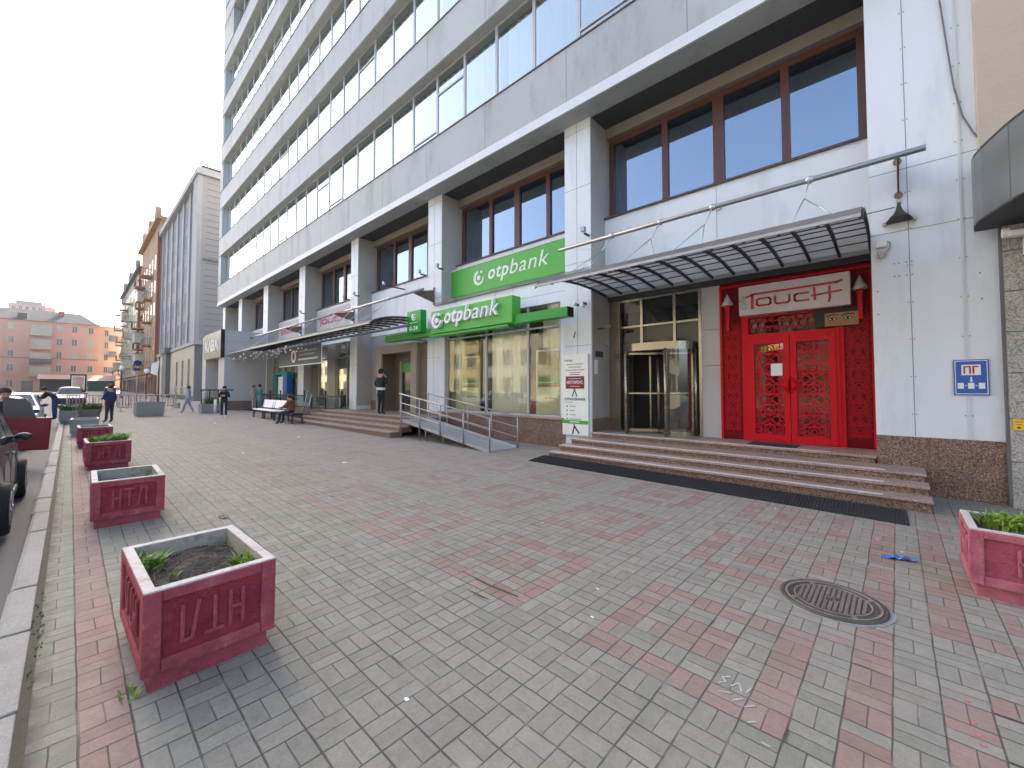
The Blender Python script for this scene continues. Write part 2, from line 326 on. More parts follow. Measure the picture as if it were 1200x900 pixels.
    grey = g.mix(g.m('MULTIPLY', g.m('MULTIPLY', warm, 0.7), g.m('ADD', 0.3, g.m('MULTIPLY', wx, 0.7))), grey, (0.31, 0.272, 0.237))
    redc = g.mix(sc.outputs[2], (0.26, 0.165, 0.140), (0.315, 0.208, 0.180))
    c = g.mix(red, grey, redc)
    n1 = g.noise(pos, 9.0, 6, 0.7); n2 = g.noise(pos, 120, 2, 0.5)
    n3 = g.noise(pos, 38, 3, 0.7); kk = g.m('ADD', 0.40, g.m('ADD', g.m('MULTIPLY', n1, 0.50), g.m('ADD', g.m('MULTIPLY', n2, 0.34), g.m('MULTIPLY', n3, 0.36))))
    hs = g.n('ShaderNodeVectorMath', operation='SCALE'); g.l(c, hs.inputs[0]); g.l(kk, hs.inputs['Scale'])
    st = g.ramp(g.noise(pos, 1.3, 9, 0.8), 0.53, 0.68)
    c2 = g.mix(g.m('MULTIPLY', st, 0.40), hs.outputs[0], (0.15, 0.145, 0.13)); sp2 = g.ramp(g.noise(pos, 27, 4, 0.8), 0.66, 0.74); c2 = g.mix(g.m('MULTIPLY', sp2, 0.5), c2, (0.10, 0.095, 0.085)); sp3 = g.ramp(g.noise(pos, 61, 3, 0.8), 0.70, 0.76); c2 = g.mix(g.m('MULTIPLY', sp3, 0.5), c2, (0.48, 0.47, 0.44))
    wl = g.ramp(g.noise(pos, 1.6, 3), 0.2, 0.8)
    jw = g.m('ADD', 0.0016, g.m('MULTIPLY', wl, 0.0034))
    jn = g.m('SUBTRACT', 1.0, g.m('DIVIDE', d, jw), clamp=True); jn = g.m('MULTIPLY', jn, 2.0, clamp=True)
    jw2 = g.m('MULTIPLY', jw, 1.5)
    jc = g.m('MULTIPLY', g.m('SUBTRACT', 1.0, g.m('DIVIDE', cell, jw2), clamp=True), 2.0, clamp=True)
    joint = g.m('MAXIMUM', g.m('MULTIPLY', jn, 0.68), g.m('MULTIPLY', jc, 0.78))
    jcol = g.mix(g.ramp(g.noise(pos, 3.0, 3), 0.52, 0.62), (0.062, 0.056, 0.048), (0.21, 0.20, 0.175))
    c3 = g.mix(joint, c2, jcol)
    # earth and moss gathered along the kerb
    ed = g.m('MULTIPLY', g.m('SUBTRACT', 1.0, g.ramp(sx.outputs[1], -0.09, -0.02)), g.ramp(g.noise(pos, 6, 4), 0.3, 0.6))
    c4 = g.mix(g.m('MULTIPLY', ed, 0.85), c3, g.mix(g.ramp(g.noise(pos, 2.0, 3), 0.5, 0.6), (0.10, 0.088, 0.075), (0.075, 0.085, 0.035)))
    g.l(c4, b.inputs['Base Color'])
    b.inputs['Roughness'].default_value = 0.85; b.inputs['Specular IOR Level'].default_value = 0.35
    lev = g.m('MULTIPLY', sc.outputs[0], 0.5)
    hgt = g.m('ADD', g.m('MULTIPLY', joint, -1.0), g.m('ADD', lev, g.m('MULTIPLY', g.m('ADD', n1, n2), 0.35)))
    bp = g.n('ShaderNodeBump'); bp.inputs['Strength'].default_value = 0.9; bp.inputs['Distance'].default_value = 0.008
    g.l(hgt, bp.inputs['Height']); g.l(bp.outputs[0], b.inputs['Normal'])
    return m
M['paving'] = paving()

def asphalt():
    m, nt, b = newmat('asphalt'); g = NT(nt)
    geo = g.n('ShaderNodeNewGeometry'); p = geo.outputs['Position']
    c = g.mix(g.noise(p, 0.8, 6), (0.055, 0.055, 0.057), (0.12, 0.12, 0.122))
    c = g.mix(g.m('MULTIPLY', g.noise(p, 150, 2), 0.5), c, (0.16, 0.155, 0.15))
    g.l(c, b.inputs['Base Color']); b.inputs['Roughness'].default_value = 0.85
    bp = g.n('ShaderNodeBump'); bp.inputs['Strength'].default_value = 0.4; bp.inputs['Distance'].default_value = 0.005
    g.l(g.noise(p, 120, 3), bp.inputs['Height']); g.l(bp.outputs[0], b.inputs['Normal'])
    return m
M['asphalt'] = asphalt()
M['kerbstone'] = plain('kerbstone', (0.30, 0.29, 0.265), 0.85, 0, 0.18, 1.5, 0.4, 80, 0.5, 60, dirt=(0.22, 0.21, 0.19), dirt_amt=0.6, dscale=5)
M['earth'] = plain('earth', (0.075, 0.066, 0.045), 0.95, 0, 0.4, 10, 0.3, 60)

# ------------------------------------------------------------------ mesh builder
ORG = {}
class MB:
    def __init__(s): s.v = []; s.f = []; s.mi = []; s.sm = []; s.mats = []; s.cur = 0
    def mat(s, name):
        if name not in s.mats: s.mats.append(name)
        s.cur = s.mats.index(name); return s
    def face(s, idx, smooth=False): s.f.append(tuple(idx)); s.mi.append(s.cur); s.sm.append(smooth)
    def addv(s, pts):
        b = len(s.v); s.v.extend(tuple(p) for p in pts); return b
    def box(s, x0, x1, y0, y1, z0, z1):
        if x0 > x1: x0, x1 = x1, x0
        if y0 > y1: y0, y1 = y1, y0
        if z0 > z1: z0, z1 = z1, z0
        b = s.addv([(x0, y0, z0), (x1, y0, z0), (x1, y1, z0), (x0, y1, z0), (x0, y0, z1), (x1, y0, z1), (x1, y1, z1), (x0, y1, z1)])
        for q in ((0, 3, 2, 1), (4, 5, 6, 7), (0, 1, 5, 4), (1, 2, 6, 5), (2, 3, 7, 6), (3, 0, 4, 7)): s.face([b + i for i in q])
        return s
    def quad(s, a, b_, c, d, smooth=False):
        b = s.addv([a, b_, c, d]); s.face([b, b + 1, b + 2, b + 3], smooth); return s
    def tube(s, pts, r, n=10, cap=True):
        pts = [Vector(p) for p in pts]; rr = r if isinstance(r, (list, tuple)) else [r] * len(pts)
        base = []
        ref = None
        for i, p in enumerate(pts):
            t = (pts[min(i + 1, len(pts) - 1)] - pts[max(i - 1, 0)]).normalized()
            if ref is None:
                ref = t.cross(Vector((0, 0, 1)))
                if ref.length < 0.1: ref = t.cross(Vector((1, 0, 0)))
            else:
                ref = ref - t * ref.dot(t)
            ref.normalize(); w = t.cross(ref)
            base.append(s.addv([p + (ref * math.cos(2 * PI * k / n) + w * math.sin(2 * PI * k / n)) * rr[i] for k in range(n)]))
        for i in range(len(pts) - 1):
            a, b = base[i], base[i + 1]
            for k in range(n): s.face([a + k, a + (k + 1) % n, b + (k + 1) % n, b + k], True)
        if cap:
            s.face([base[0] + k for k in range(n)][::-1]); s.face([base[-1] + k for k in range(n)])
        return s
    def bar(s, a, b, w, h):
        # rectangular bar from a to b, width w (sideways), height h
        a, b = Vector(a), Vector(b); t = (b - a).normalized()
        sd_ = t.cross(Vector((0, 0, 1)))
        if sd_.length < 0.05: sd_ = Vector((1, 0, 0))
        sd_.normalize(); up = sd_.cross(t)
        o = []
        for p in (a, b):
            for i, j in ((-1, -1), (1, -1), (1, 1), (-1, 1)): o.append(p + sd_ * i * w / 2 + up * j * h / 2)
        k = s.addv(o)
        for q in ((0, 1, 2, 3), (7, 6, 5, 4), (0, 4, 5, 1), (1, 5, 6, 2), (2, 6, 7, 3), (3, 7, 4, 0)): s.face([k + i for i in q])
        return s
    def prism(s, poly, f0, f1):
        # poly: list of 2D points, f0/f1 map a 2D point to 3D at either end
        n = len(poly); a = s.addv([f0(*p) for p in poly]); b = s.addv([f1(*p) for p in poly])
        s.face([a + i for i in range(n)][::-1]); s.face([b + i for i in range(n)])
        for i in range(n): s.face([a + i, a + (i + 1) % n, b + (i + 1) % n, b + i])
        return s
    def lathe(s, c, prof, n=20, axis='z'):
        c = Vector(c); base = []
        for r, h in prof:
            pts = []
            for k in range(n):
                x, y = r * math.cos(2 * PI * k / n), r * math.sin(2 * PI * k / n)
                o = Vector((x, y, h)) if axis == 'z' else (Vector((x, h, y)) if axis == 'y' else Vector((h, x, y)))
                pts.append(c + o)
            base.append(s.addv(pts))
        for i in range(len(prof) - 1):
            for k in range(n): s.face([base[i] + k, base[i] + (k + 1) % n, base[i + 1] + (k + 1) % n, base[i + 1] + k], True)
        s.face([base[0] + k for k in range(n)][::-1]); s.face([base[-1] + k for k in range(n)])
        return s
    def ball(s, c, r, n=10, m=6, sc=(1, 1, 1)):
        c = Vector(c); rows = []
        for j in range(1, m):
            t = PI * j / m
            rows.append(s.addv([c + Vector((r * sc[0] * math.sin(t) * math.cos(2 * PI * k / n), r * sc[1] * math.sin(t) * math.sin(2 * PI * k / n), r * sc[2] * math.cos(t))) for k in range(n)]))
        tp = s.addv([c + Vector((0, 0, r * sc[2]))]); bt = s.addv([c - Vector((0, 0, r * sc[2]))])
        for k in range(n):
            s.face([tp, rows[0] + k, rows[0] + (k + 1) % n], True); s.face([bt, rows[-1] + (k + 1) % n, rows[-1] + k], True)
            for j in range(len(rows) - 1): s.face([rows[j] + k, rows[j + 1] + k, rows[j + 1] + (k + 1) % n, rows[j] + (k + 1) % n], True)
        return s
    def mesh(s, me, mtx):
        b = s.addv([mtx @ v.co for v in me.vertices])
        for p in me.polygons: s.face([b + i for i in p.vertices])
        return s
    def build(s, name, mat=None, parent=None, bevel=0, label=None, fixn=True):
        me = bpy.data.meshes.new(name)
        o = ORG.get(parent, Vector((0, 0, 0))) if parent else Vector((0, 0, 0))
        me.from_pydata([Vector(p) - o for p in s.v], [], s.f)
        if mat: me.materials.append(M[mat])
        else:
            for k in s.mats: me.materials.append(M[k])
        me.polygons.foreach_set('use_smooth', s.sm)
        if not mat: me.polygons.foreach_set('material_index', s.mi)
        me.update()
        if fixn:
            bm = bmesh.new(); bm.from_mesh(me); bmesh.ops.recalc_face_normals(bm, faces=bm.faces); bm.to_mesh(me); bm.free()
        ob = bpy.data.objects.new(name, me); COL.objects.link(ob)
        if parent: ob.parent = parent; ORG[ob] = o
        if bevel:
            bv = ob.modifiers.new('b', 'BEVEL'); bv.width = bevel; bv.segments = 2; bv.limit_method = 'ANGLE'; bv.angle_limit = R(40)
        if label: ob['label'] = label
        return ob

def thing(name, label, cat, loc=(0, 0, 0), group=None, rz=0):
    o = bpy.data.objects.new(name, None); COL.objects.link(o); o.location = loc; o.empty_display_size = 0.2
    o['label'] = label; o['category'] = cat
    if group: o['group'] = group
    ORG[o] = Vector(loc)
    return o
def tag(o, label, cat, group=None, kind=None):
    if label: o['label'] = label
    if cat: o['category'] = cat
    if group: o['group'] = group
    if kind: o['kind'] = kind
    return o
def struct(o, label=None):
    o['kind'] = 'structure'
    if label: o['label'] = label
    return o
def dup(root, loc, rz=0, label=None, group=None):
    r = root.copy(); COL.objects.link(r); r.location = loc; r.rotation_euler = (0, 0, rz)
    if label: r['label'] = label
    if group: r['group'] = group
    for ch in list(root.children):
        c = ch.copy(); COL.objects.link(c); c.parent = r
        for g_ in list(ch.children):
            d = g_.copy(); COL.objects.link(d); d.parent = c
    return r

_tc = {}
def text_mesh(txt, size=1.0, ext=0.02, shear=0.0, bold=0.0, spacing=1.0):
    cu = bpy.data.curves.new('t', 'FONT'); cu.body = txt; cu.size = size; cu.extrude = ext; cu.shear = shear; cu.offset = bold
    cu.space_character = spacing; cu.resolution_u = 3
    o = bpy.data.objects.new('t', cu); COL.objects.link(o)
    dg = bpy.context.evaluated_depsgraph_get(); dg.update()
    me = bpy.data.meshes.new_from_object(o.evaluated_get(dg))
    COL.objects.unlink(o); bpy.data.objects.remove(o)
    xs = [v.co.x for v in me.vertices]; ys = [v.co.y for v in me.vertices]
    return me, (min(xs), max(xs), min(ys), max(ys))
def put_text(mb, txt, x0, x1, z0, z1, y, ext=0.01, shear=0, bold=0, keep=False, spacing=1.0, facing='-y', flip=False):
    """lettering that fills x0..x1 by z0..z1 on a wall facing -y (or along y on a wall facing +x)"""
    me, (a, b, c, d) = text_mesh(txt, 1.0, 1.0, shear, bold, spacing)
    sx = (x1 - x0) / (b - a); sz = (z1 - z0) / (d - c)
    if keep: sx = sz = min(sx, sz)
    pts = []
    for v in me.vertices:
        lx, lz, ly = (v.co.x - a) * sx, (v.co.y - c) * sz, v.co.z * ext
        if facing == '-y': pts.append((x0 + lx, y - ly, z0 + lz))
        else: pts.append((y + ly, x0 + lx, z0 + lz))
    k = mb.addv(pts)
    for p in me.polygons: mb.face([k + i for i in p.vertices])
    return x0 + (b - a) * sx

def emblem(mb, cx, cz, r, y, ext):
    """ring open at the top, a disc inside and a small dot at the upper right"""
    n = 28; a0, a1 = R(98), R(98 + 262)
    for k in range(n):
        t0, t1 = a0 + (a1 - a0) * k / n, a0 + (a1 - a0) * (k + 1) / n
        w0 = 0.26 * r * (0.45 + 0.55 * math.sin(PI * min(1, 0.15 + 0.85 * k / n) ** 0.8)); w1 = 0.26 * r * (0.45 + 0.55 * math.sin(PI * min(1, 0.15 + 0.85 * (k + 1) / n) ** 0.8))
        P = lambda t, q, yy: (cx + q * math.cos(t), yy, cz + q * math.sin(t))
        pts = [P(t0, r - w0 * 1.6, y), P(t0, r, y), P(t1, r, y), P(t1, r - w1 * 1.6, y), P(t0, r - w0 * 1.6, y - ext), P(t0, r, y - ext), P(t1, r, y - ext), P(t1, r - w1 * 1.6, y - ext)]
        b = mb.addv(pts)
        for q in ((4, 5, 6, 7), (1, 2, 6, 5), (0, 4, 7, 3), (0, 1, 5, 4), (2, 3, 7, 6)): mb.face([b + i for i in q])
    mb.lathe((cx, y - ext, cz), [(r * 0.33, 0), (r * 0.33, ext)], 20, 'y')
    mb.lathe((cx + r * 0.50, y - ext, cz + r * 0.72), [(r * 0.19, 0), (r * 0.19, ext)], 14, 'y')

def stroke(mb, pts, w, y, ext):
    """flat poly-line lettering on a wall facing -y; pts are (x, z)"""
    for (xa, za), (xb, zb) in zip(pts[:-1], pts[1:]):
        dx, dz = xb - xa, zb - za; L = math.hypot(dx, dz) or 1; nx, nz = -dz / L * w / 2, dx / L * w / 2
        ex, ez = dx / L * w * 0.45, dz / L * w * 0.45
        P = [(xa - ex + nx, za - ez + nz), (xb + ex + nx, zb + ez + nz), (xb + ex - nx, zb + ez - nz), (xa - ex - nx, za - ez - nz)]
        mb.prism(P, lambda a, b: (a, y, b), lambda a, b: (a, y - ext, b))

def touch_word(mb, x0, x1, z0, z1, y, ext, w):
    W, Hh = x1 - x0, z1 - z0
    f = lambda a, b: (x0 + a * W, z0 + b * Hh)
    stroke(mb, [f(0.02, 0.80), f(0.10, 0.92), f(0.95, 0.98), f(0.995, 1.05)], w * 1.05, y, ext)
    stroke(mb, [f(0.085, 0.90), f(0.085, 0.12)], w * 1.3, y, ext)
    def rr(a, b, close=True, openr=False):
        p = [f(b, 0.62), f(a + 0.02, 0.62), f(a, 0.54), f(a, 0.30), f(a + 0.02, 0.22), f(b, 0.22)]
        if not openr: p = [f(a + .02, .62), f(b - .02, .62), f(b, .54), f(b, .30), f(b - .02, .22), f(a + .02, .22), f(a, .30), f(a, .54), f(a + .02, .62)]
        return p
    stroke(mb, rr(0.14, 0.29), w * 0.9, y, ext + 0.002)
    stroke(mb, [f(.34, .64), f(.34, .30), f(.36, .22), f(.47, .22), f(.49, .30), f(.49, .64)], w * 0.9, y, ext + 0.001)
    stroke(mb, rr(0.545, 0.68, openr=True), w * 0.9, y, ext + 0.003)
    stroke(mb, [f(.74, .82), f(.745, .2)], w * 0.9, y, ext); stroke(mb, [f(.72, .42), f(.80, .44), f(.99, .52)], w * 0.8, y, ext + 0.004)
    stroke(mb, [f(.885, .80), f(.885, .20), f(.875, .02)], w * 0.9, y, ext + 0.001)

# ------------------------------------------------------------------ ground
def sheet(name, xs, ys, dz, mat):
    mb = MB()
    for x0, x1 in zip(xs[:-1], xs[1:]):
        for y0, y1 in zip(ys[:-1], ys[1:]):
            mb.quad((x0, y0, gz(x0) + dz), (x1, y0, gz(x1) + dz), (x1, y1, gz(x1) + dz), (x0, y1, gz(x0) + dz))
    return struct(mb.build(name, mat, fixn=False))
sheet('ground', [-400, 200], [-250, 250], -0.16, 'asphalt')
sheet('pavement', [-145, 30], [-0.14, 14], 0.0, 'paving')
sheet('road', [-399, 199], [-15.0, -0.30], -0.13, 'asphalt')
sheet('far_pavement', [-145, 60], [-19, -15.0], 0.0, 'concrete')
kb = MB(); x = 6.0; kr = random.Random(3)
while x > -145:
    L = kr.uniform(0.8, 1.05) if x > -40 else 3.0
    ja, jb, jz = kr.uniform(-.008, .008), kr.uniform(-.01, .01), kr.uniform(-.004, .012)
    y0, y1 = -0.30 + ja, -0.142
    a, b = x - 0.012, x - L + 0.012
    t = gz(x) + 0.012 + jz
    kb.prism([(y0, -0.16), (y1, -0.16), (y1, 0), (y0 + 0.03, 0.0), (y0, -0.02)], lambda p, q: (a, p, t + q), lambda p, q: (b, p + jb * 0.4, t + q + SL * L))
    x -= L
struct(kb.build('kerb', 'kerbstone', bevel=0.008))
eg = MB(); eg.box(-60, 6, -0.143, -0.115, 0, 0.001)
eg = MB()
for i in range(0, 60):
    x0 = 6 - i; eg.quad((x0, -0.15, gz(x0) + .004), (x0 - 1, -0.15, gz(x0 - 1) + .004), (x0 - 1, -0.10, gz(x0 - 1) + .004), (x0, -0.10, gz(x0) + .004))
struct(eg.build('kerb_gap_earth', 'earth'))

# ------------------------------------------------------------------ the office building
YF, YA, YR, YS, YW = 9.5, 8.95, 9.3, 10.25, 10.55
XL, XR = -44.9, 0.98
ob = thing('office_building', 'tall office block with grey metal bands over a pillared shopping arcade', 'building', (-20, 10, 0))
PILL = [(-0.27, 1.17), (-6.80, -5.95), (-13.38, -12.52), (-19.93, -19.2), (-26.8, -25.9), (-33.7, -32.7), (-40.2, -39.25), (-45.4, -44.6)]
for i, (a, b) in enumerate(PILL):
    p = MB().mat('panel'); p.box(a, b, YF, 11.2, -0.3, 9.15)
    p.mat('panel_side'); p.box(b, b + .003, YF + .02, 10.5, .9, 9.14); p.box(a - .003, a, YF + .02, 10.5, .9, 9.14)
    p.mat('joint_faint')
    w = b - a
    js = [a + w * 0.48] if i else [0.21]
    for j in js: p.box(j - .005, j + .005, YF - .002, YF, 0.95, 9.15)
    for z in ([5.43, 4.38, 8.9] if i == 0 else [2.9, 5.2, 7.3, 8.9]): p.box(a, b, YF - .0025, YF, z - .005, z + .005)
    if i == 0:
        p.mat('trim_light'); p.box(0.795, 0.825, YF - .02, YF, 0.93, 9.15)
        p.mat('joint')
        for z in [1.3 + .62 * k for k in range(13)]:
            for xx in (.185, .235, .775, .85): p.lathe((xx, YF - .006, z), [(.009, 0), (.009, .006)], 8, 'y')
        for xx in (.02, .08, .17, .235):
            for z in (3.62, 3.84): p.lathe((xx, YF - .005, z), [(.011, 0), (.011, .005)], 8, 'y')
        for xx, z in ((-.2, 3.4), (-.2, 3.0), (.98, 3.5), (.99, 3.1)): p.lathe((xx, YF - .005, z), [(.012, 0), (.012, .005)], 8, 'y')
    pil = p.build('pillar', None, ob)
    if i == 0:
        q = MB().mat('granite')
        for a_, b_ in ((-0.272, 0.36), (0.366, 1.168)): q.box(a_, b_, YF - .02, YF - .003, -0.1, 0.93)
        q.build('stone_plinth', None, pil, bevel=.003)
# fascia bands
NR = 8
for i in range(NR + 1):
    z0 = 9.15 if i == 0 else 13.65 + 4.3 * (i - 1); z1 = 10.95 + 4.3 * i
    m_ = MB().mat('fascia'); m_.box(XL, XR, YA, YA + 0.6, z0, z1)
    m_.mat('trim_light')
    hh = 0.30 if i == 0 else 0.06
    m_.prism([(YA - .05, z0), (YA, z0), (YA, z0 + hh), (YA - .012, z0 + hh)], lambda a, b: (XL, a, b), lambda a, b: (XR, a, b))
    m_.mat('ledge'); m_.box(XL, XR, YA - .03, YA + .36, z1, z1 + .035)
    m_.mat('joint_faint'); x = -3.14 + 3.2
    while x > XL:
        m_.box(x - .008, x + .008, YA - .002, YA, z0 + hh, z1); x -= 3.2
    m_.build('fascia_band', None, ob)
# upper walls behind, soffits, end pier
sb = MB().mat('dark_interior')
for i in range(NR): sb.box(XL + .3, XR, 11.4, 11.6, 10.95 + 4.3 * i, 13.65 + 4.3 * i)
sb.mat('panel_dull'); sb.box(XL, XR, 11.6, 24, 9.2, 46.5)
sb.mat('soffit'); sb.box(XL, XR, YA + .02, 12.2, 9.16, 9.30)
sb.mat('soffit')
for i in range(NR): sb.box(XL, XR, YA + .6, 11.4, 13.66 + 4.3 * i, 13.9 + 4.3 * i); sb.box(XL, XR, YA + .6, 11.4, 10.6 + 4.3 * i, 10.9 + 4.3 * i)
sb.build('rear_wall', None, ob)
ep = MB().mat('panel_dull'); ep.box(XL - .02, XL + .02, YA + .01, 24, 9.15, 47)
ep.mat('fascia')
for i in range(NR):
    e = -44.0 if i < 5 else -41.6
    ep.box(XL, e, YA + .004, YR + .5, 10.95 + 4.3 * i + .04, 13.65 + 4.3 * i)
ep.build('end_pier', None, ob)

# office windows, row by row
def office_window(mb, x0, x1, z0, z1, k):
    mb.mat('glass_office'); mb.quad((x0, YR, z0), (x1, YR, z0), (x1, YR, z1), (x0, YR, z1))
    mb.mat('win_frame')
    mb.box(x0, x0 + .045, YR - .03, YR + .05, z0, z1); mb.box(x1 - .045, x1, YR - .03, YR + .05, z0, z1)
    mb.box(x0 + .045, x1 - .045, YR - .03, YR + .05, z1 - .05, z1); mb.box(x0 + .045, x1 - .045, YR - .03, YR + .05, z0, z0 + .05)
    if k % 5 == 1: mb.box(x0 + .045, x1 - .045, YR - .035, YR + .05, z0 + .50, z0 + .57)
    if k % 7 == 4: mb.box(x0 + .045, x1 - .045, YR - .035, YR + .05, z1 - .8, z1 - .73)
WX = [-4.55 - 1.6 * k + 3.2 for k in range(30)]
cnt = 0; cand = []
for i in range(NR):
    z0, z1 = 10.985 + 4.3 * i, 13.65 + 4.3 * i
    left = -44.0 if i < 5 else -41.6
    for k, xr in enumerate(WX):
        xl = max(xr - 1.6, left)
        if xr <= left + .3: continue
        if xr > XR: continue
        vis = (xl < [-3, -8, -13, -17, -21, -26, -90, -90][i])
        cand.append((0 if vis else 1, i * 8 - xl * 0.35, i, k, xl, min(xr, XR), z0, z1))
cand.sort()
rest = MB()
for n_, (vis, _, i, k, xl, xr, z0, z1) in enumerate(cand):
    if n_ < 98: w = MB(); office_window(w, xl + .004, xr - .004, z0, z1, k * 3 + i * 2); w.build('window', None, ob)
    else: office_window(rest, xl + .004, xr - .004, z0, z1, k * 3 + i * 2)
o_ = rest.build('upper_window', None, ob); o_['kind'] = 'stuff'
# curtains behind the office glass
cr = random.Random(11)
for i in range(NR):
    z0, z1 = 11.0 + 4.3 * i, 13.62 + 4.3 * i
    cm = MB().mat('curtain'); x = -43.8 if i < 5 else -41.5
    while x < XR - .2:
        span = cr.uniform(1.6, 5.0); gap = cr.uniform(0.0, 0.5) if x < -14 else cr.uniform(0.1, .6); xe = min(x + span, XR - .1); n = int((xe - x) / 0.07) + 1
        prev = None
        for t in range(n + 1):
            xx = x + (xe - x) * t / n; yy = YR + .32 + .045 * math.sin(xx * 19 + cr.uniform(-.6, .6)) + .02 * math.sin(xx * 43)
            cur = (xx, yy)
            if prev: cm.quad((*prev, z0), (*cur, z0), (*cur, z1), (*prev, z1), True)
            prev = cur
        x = xe + gap
    cm.build('curtain', None, ob, fixn=False)

# mezzanine windows, lintels and spandrels, bay by bay
BAYS = [(PILL[k + 1][1], PILL[k][0]) for k in range(7)]
def brown_window(x0, x1, mull, z0=6.62, z1=8.86):
    xs = [x0 + .02] + mull + [x1 - .02]
    fr = MB().mat('brown_frame')
    fr.box(x0 + .02, x0 + .16, YW - .06, YW + .06, z0, z1); fr.box(x1 - .16, x1 - .02, YW - .06, YW + .06, z0, z1)
    fr.box(x0 + .16, x1 - .16, YW - .06, YW + .06, z1 - .12, z1); fr.box(x0 + .16, x1 - .16, YW - .06, YW + .06, z0, z0 + .07)
    for j, m_ in enumerate(mull):
        w = .12 if len(mull) == 3 and j == 1 else .075
        fr.box(m_ - w, m_ + w, YW - .065, YW + .06, z0 + .07, z1 - .12)
    win = fr.build('window', None, ob)
    MB().quad((x0 + .03, YW, z0), (x1 - .03, YW, z0), (x1 - .03, YW, z1), (x0 + .03, YW, z1)).build('pane', 'glass_sky', win, fixn=False)
    return win
for bi, (a, b) in enumerate(BAYS):
    L = b - a
    brown_window(a, b, [a + L * .29, a + L * .52, a + L * .76])
    lt = MB().mat('lintel'); lt.box(a, b, 10.32, 10.9, 8.87, 9.16); lt.mat('joint_faint'); lt.box(a + L * .43, a + L * .43 + .012, 10.317, 10.32, 8.87, 9.16)
    lt.build('lintel', None, ob)
    sp = MB().mat('panel'); zb = 4.30 if bi != 1 else 4.86
    sp.box(a, b, YS, YS + .18, zb, 6.50)
    sp.mat('ledge'); sp.box(a, b, YS - .06, YW - .06, 6.50, 6.54); sp.mat('panel_dull'); sp.box(a, b, YW - .07, YW + .05, 6.54, 6.615)
    sp.mat('joint_faint'); sp.box(a + L * .52, a + L * .52 + .01, YS - .002, YS, zb, 6.5); sp.box(a, b, YS - .0025, YS, 4.62, 4.635)
    sp.build('spandrel', None, ob)
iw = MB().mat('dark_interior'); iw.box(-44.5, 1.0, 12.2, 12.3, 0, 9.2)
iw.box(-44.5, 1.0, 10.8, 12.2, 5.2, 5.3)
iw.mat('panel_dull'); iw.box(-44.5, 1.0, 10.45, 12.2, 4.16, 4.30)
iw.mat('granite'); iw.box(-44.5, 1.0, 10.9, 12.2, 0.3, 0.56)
iw.build('interior', None, ob)

# --- bay with the revolving door and the red portal
a, b = BAYS[0]
ew = MB().mat('white_wall')
for z0_, z1_ in ((.57, 2.26), (2.27, 3.12), (3.13, 4.16)): ew.box(-3.42, -3.0, 10.40, 10.6, z0_, z1_)
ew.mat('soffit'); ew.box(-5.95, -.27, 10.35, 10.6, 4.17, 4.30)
ew.build('entrance_wall', None, ob)
si = MB().mat('panel_side'); si.box(-5.95, -5.93, 9.52, 10.44, .92, 4.3); si.mat('granite'); si.box(-5.95, -5.925, 9.52, 10.44, .3, .92)
si.mat('paper'); si.box(-5.93, -5.92, 9.60, 9.76, 2.12, 2.5); si.mat('dark_text'); si.box(-5.93, -5.92, 9.66, 10.05, 2.58, 2.74)
si.mat('rust_metal'); si.tube([(-5.93, 9.8, 3.35), (-5.6, 9.8, 3.38)], .022); si.box(-5.7, -5.52, 9.76, 9.84, 3.34, 3.42)
si.mat('alu'); si.tube([(-5.92, 9.9, 3.0), (-5.92, 10.4, 2.9)], .012)
si.build('side_cladding', None, ob)
dr = MB().mat('gold_steel')
for x_ in (-5.62, -4.95, -4.07, -3.45): dr.box(x_ - .035, x_ + .035, 10.38, 10.46, (.57 if x_ in (-5.62, -3.45) else 2.82), 4.16)
for z_ in (4.10, 3.38): dr.box(-5.62, -3.45, 10.39, 10.45, z_, z_ + .05)
dr.box(-5.93, -5.655, 10.40, 10.47, .57, 4.16)
CX, CY, RD = -4.53, 10.45, .95
def arc(r, a0, a1, n=14): return [(CX + r * math.cos(R(a0 + (a1 - a0) * k / n)), CY + r * math.sin(R(a0 + (a1 - a0) * k / n)) * .62) for k in range(n + 1)]
ar = arc(RD, 180, 360, 24)
for (xa, ya), (xb, yb) in zip(ar[:-1], ar[1:]):
    dr.quad((xa, ya, 2.70), (xb, yb, 2.70), (xb, yb, 2.88), (xa, ya, 2.88), True)
dr.prism(ar, lambda p, q: (p, q, 2.88), lambda p, q: (p, q, 2.885)); dr.prism(ar, lambda p, q: (p, q, 2.695), lambda p, q: (p, q, 2.70))
for an in (180, 232, 300, 358):
    px, py = CX + RD * math.cos(R(an)), CY + RD * math.sin(R(an)) * .86
    dr.tube([(px, py, .57), (px, py, 2.70)], .035, 8)
for s0, s1 in ((180, 232), (300, 358)):
    q = arc(RD, s0, s1, 8)
    for (xa, ya), (xb, yb) in zip(q[:-1], q[1:]): dr.quad((xa, ya - .01, .57), (xb, yb - .01, .57), (xb, yb - .01, .68), (xa, ya - .01, .68), True)
dor = dr.build('door', None, ob, fixn=False); dor['label'] = 'revolving door in a warm steel frame'
gm = MB()
for s0, s1 in ((180, 232), (300, 358)):
    q = arc(RD - .01, s0, s1, 10)
    for (xa, ya), (xb, yb) in zip(q[:-1], q[1:]): gm.quad((xa, ya, .6), (xb, yb, .6), (xb, yb, 2.7), (xa, ya, 2.7), True)
gm.build('curved_pane', 'glass_shop', dor, fixn=False)
MB().quad((-5.62, 10.42, 2.85), (-3.45, 10.42, 2.85), (-3.45, 10.42, 4.12), (-5.62, 10.42, 4.12)).quad((-5.9, 10.44, .57), (-5.5, 10.44, .57), (-5.5, 10.44, 2.85), (-5.9, 10.44, 2.85)).build('transom_pane', 'glass_door', dor, fixn=False)
lv = MB().mat('gold_steel')
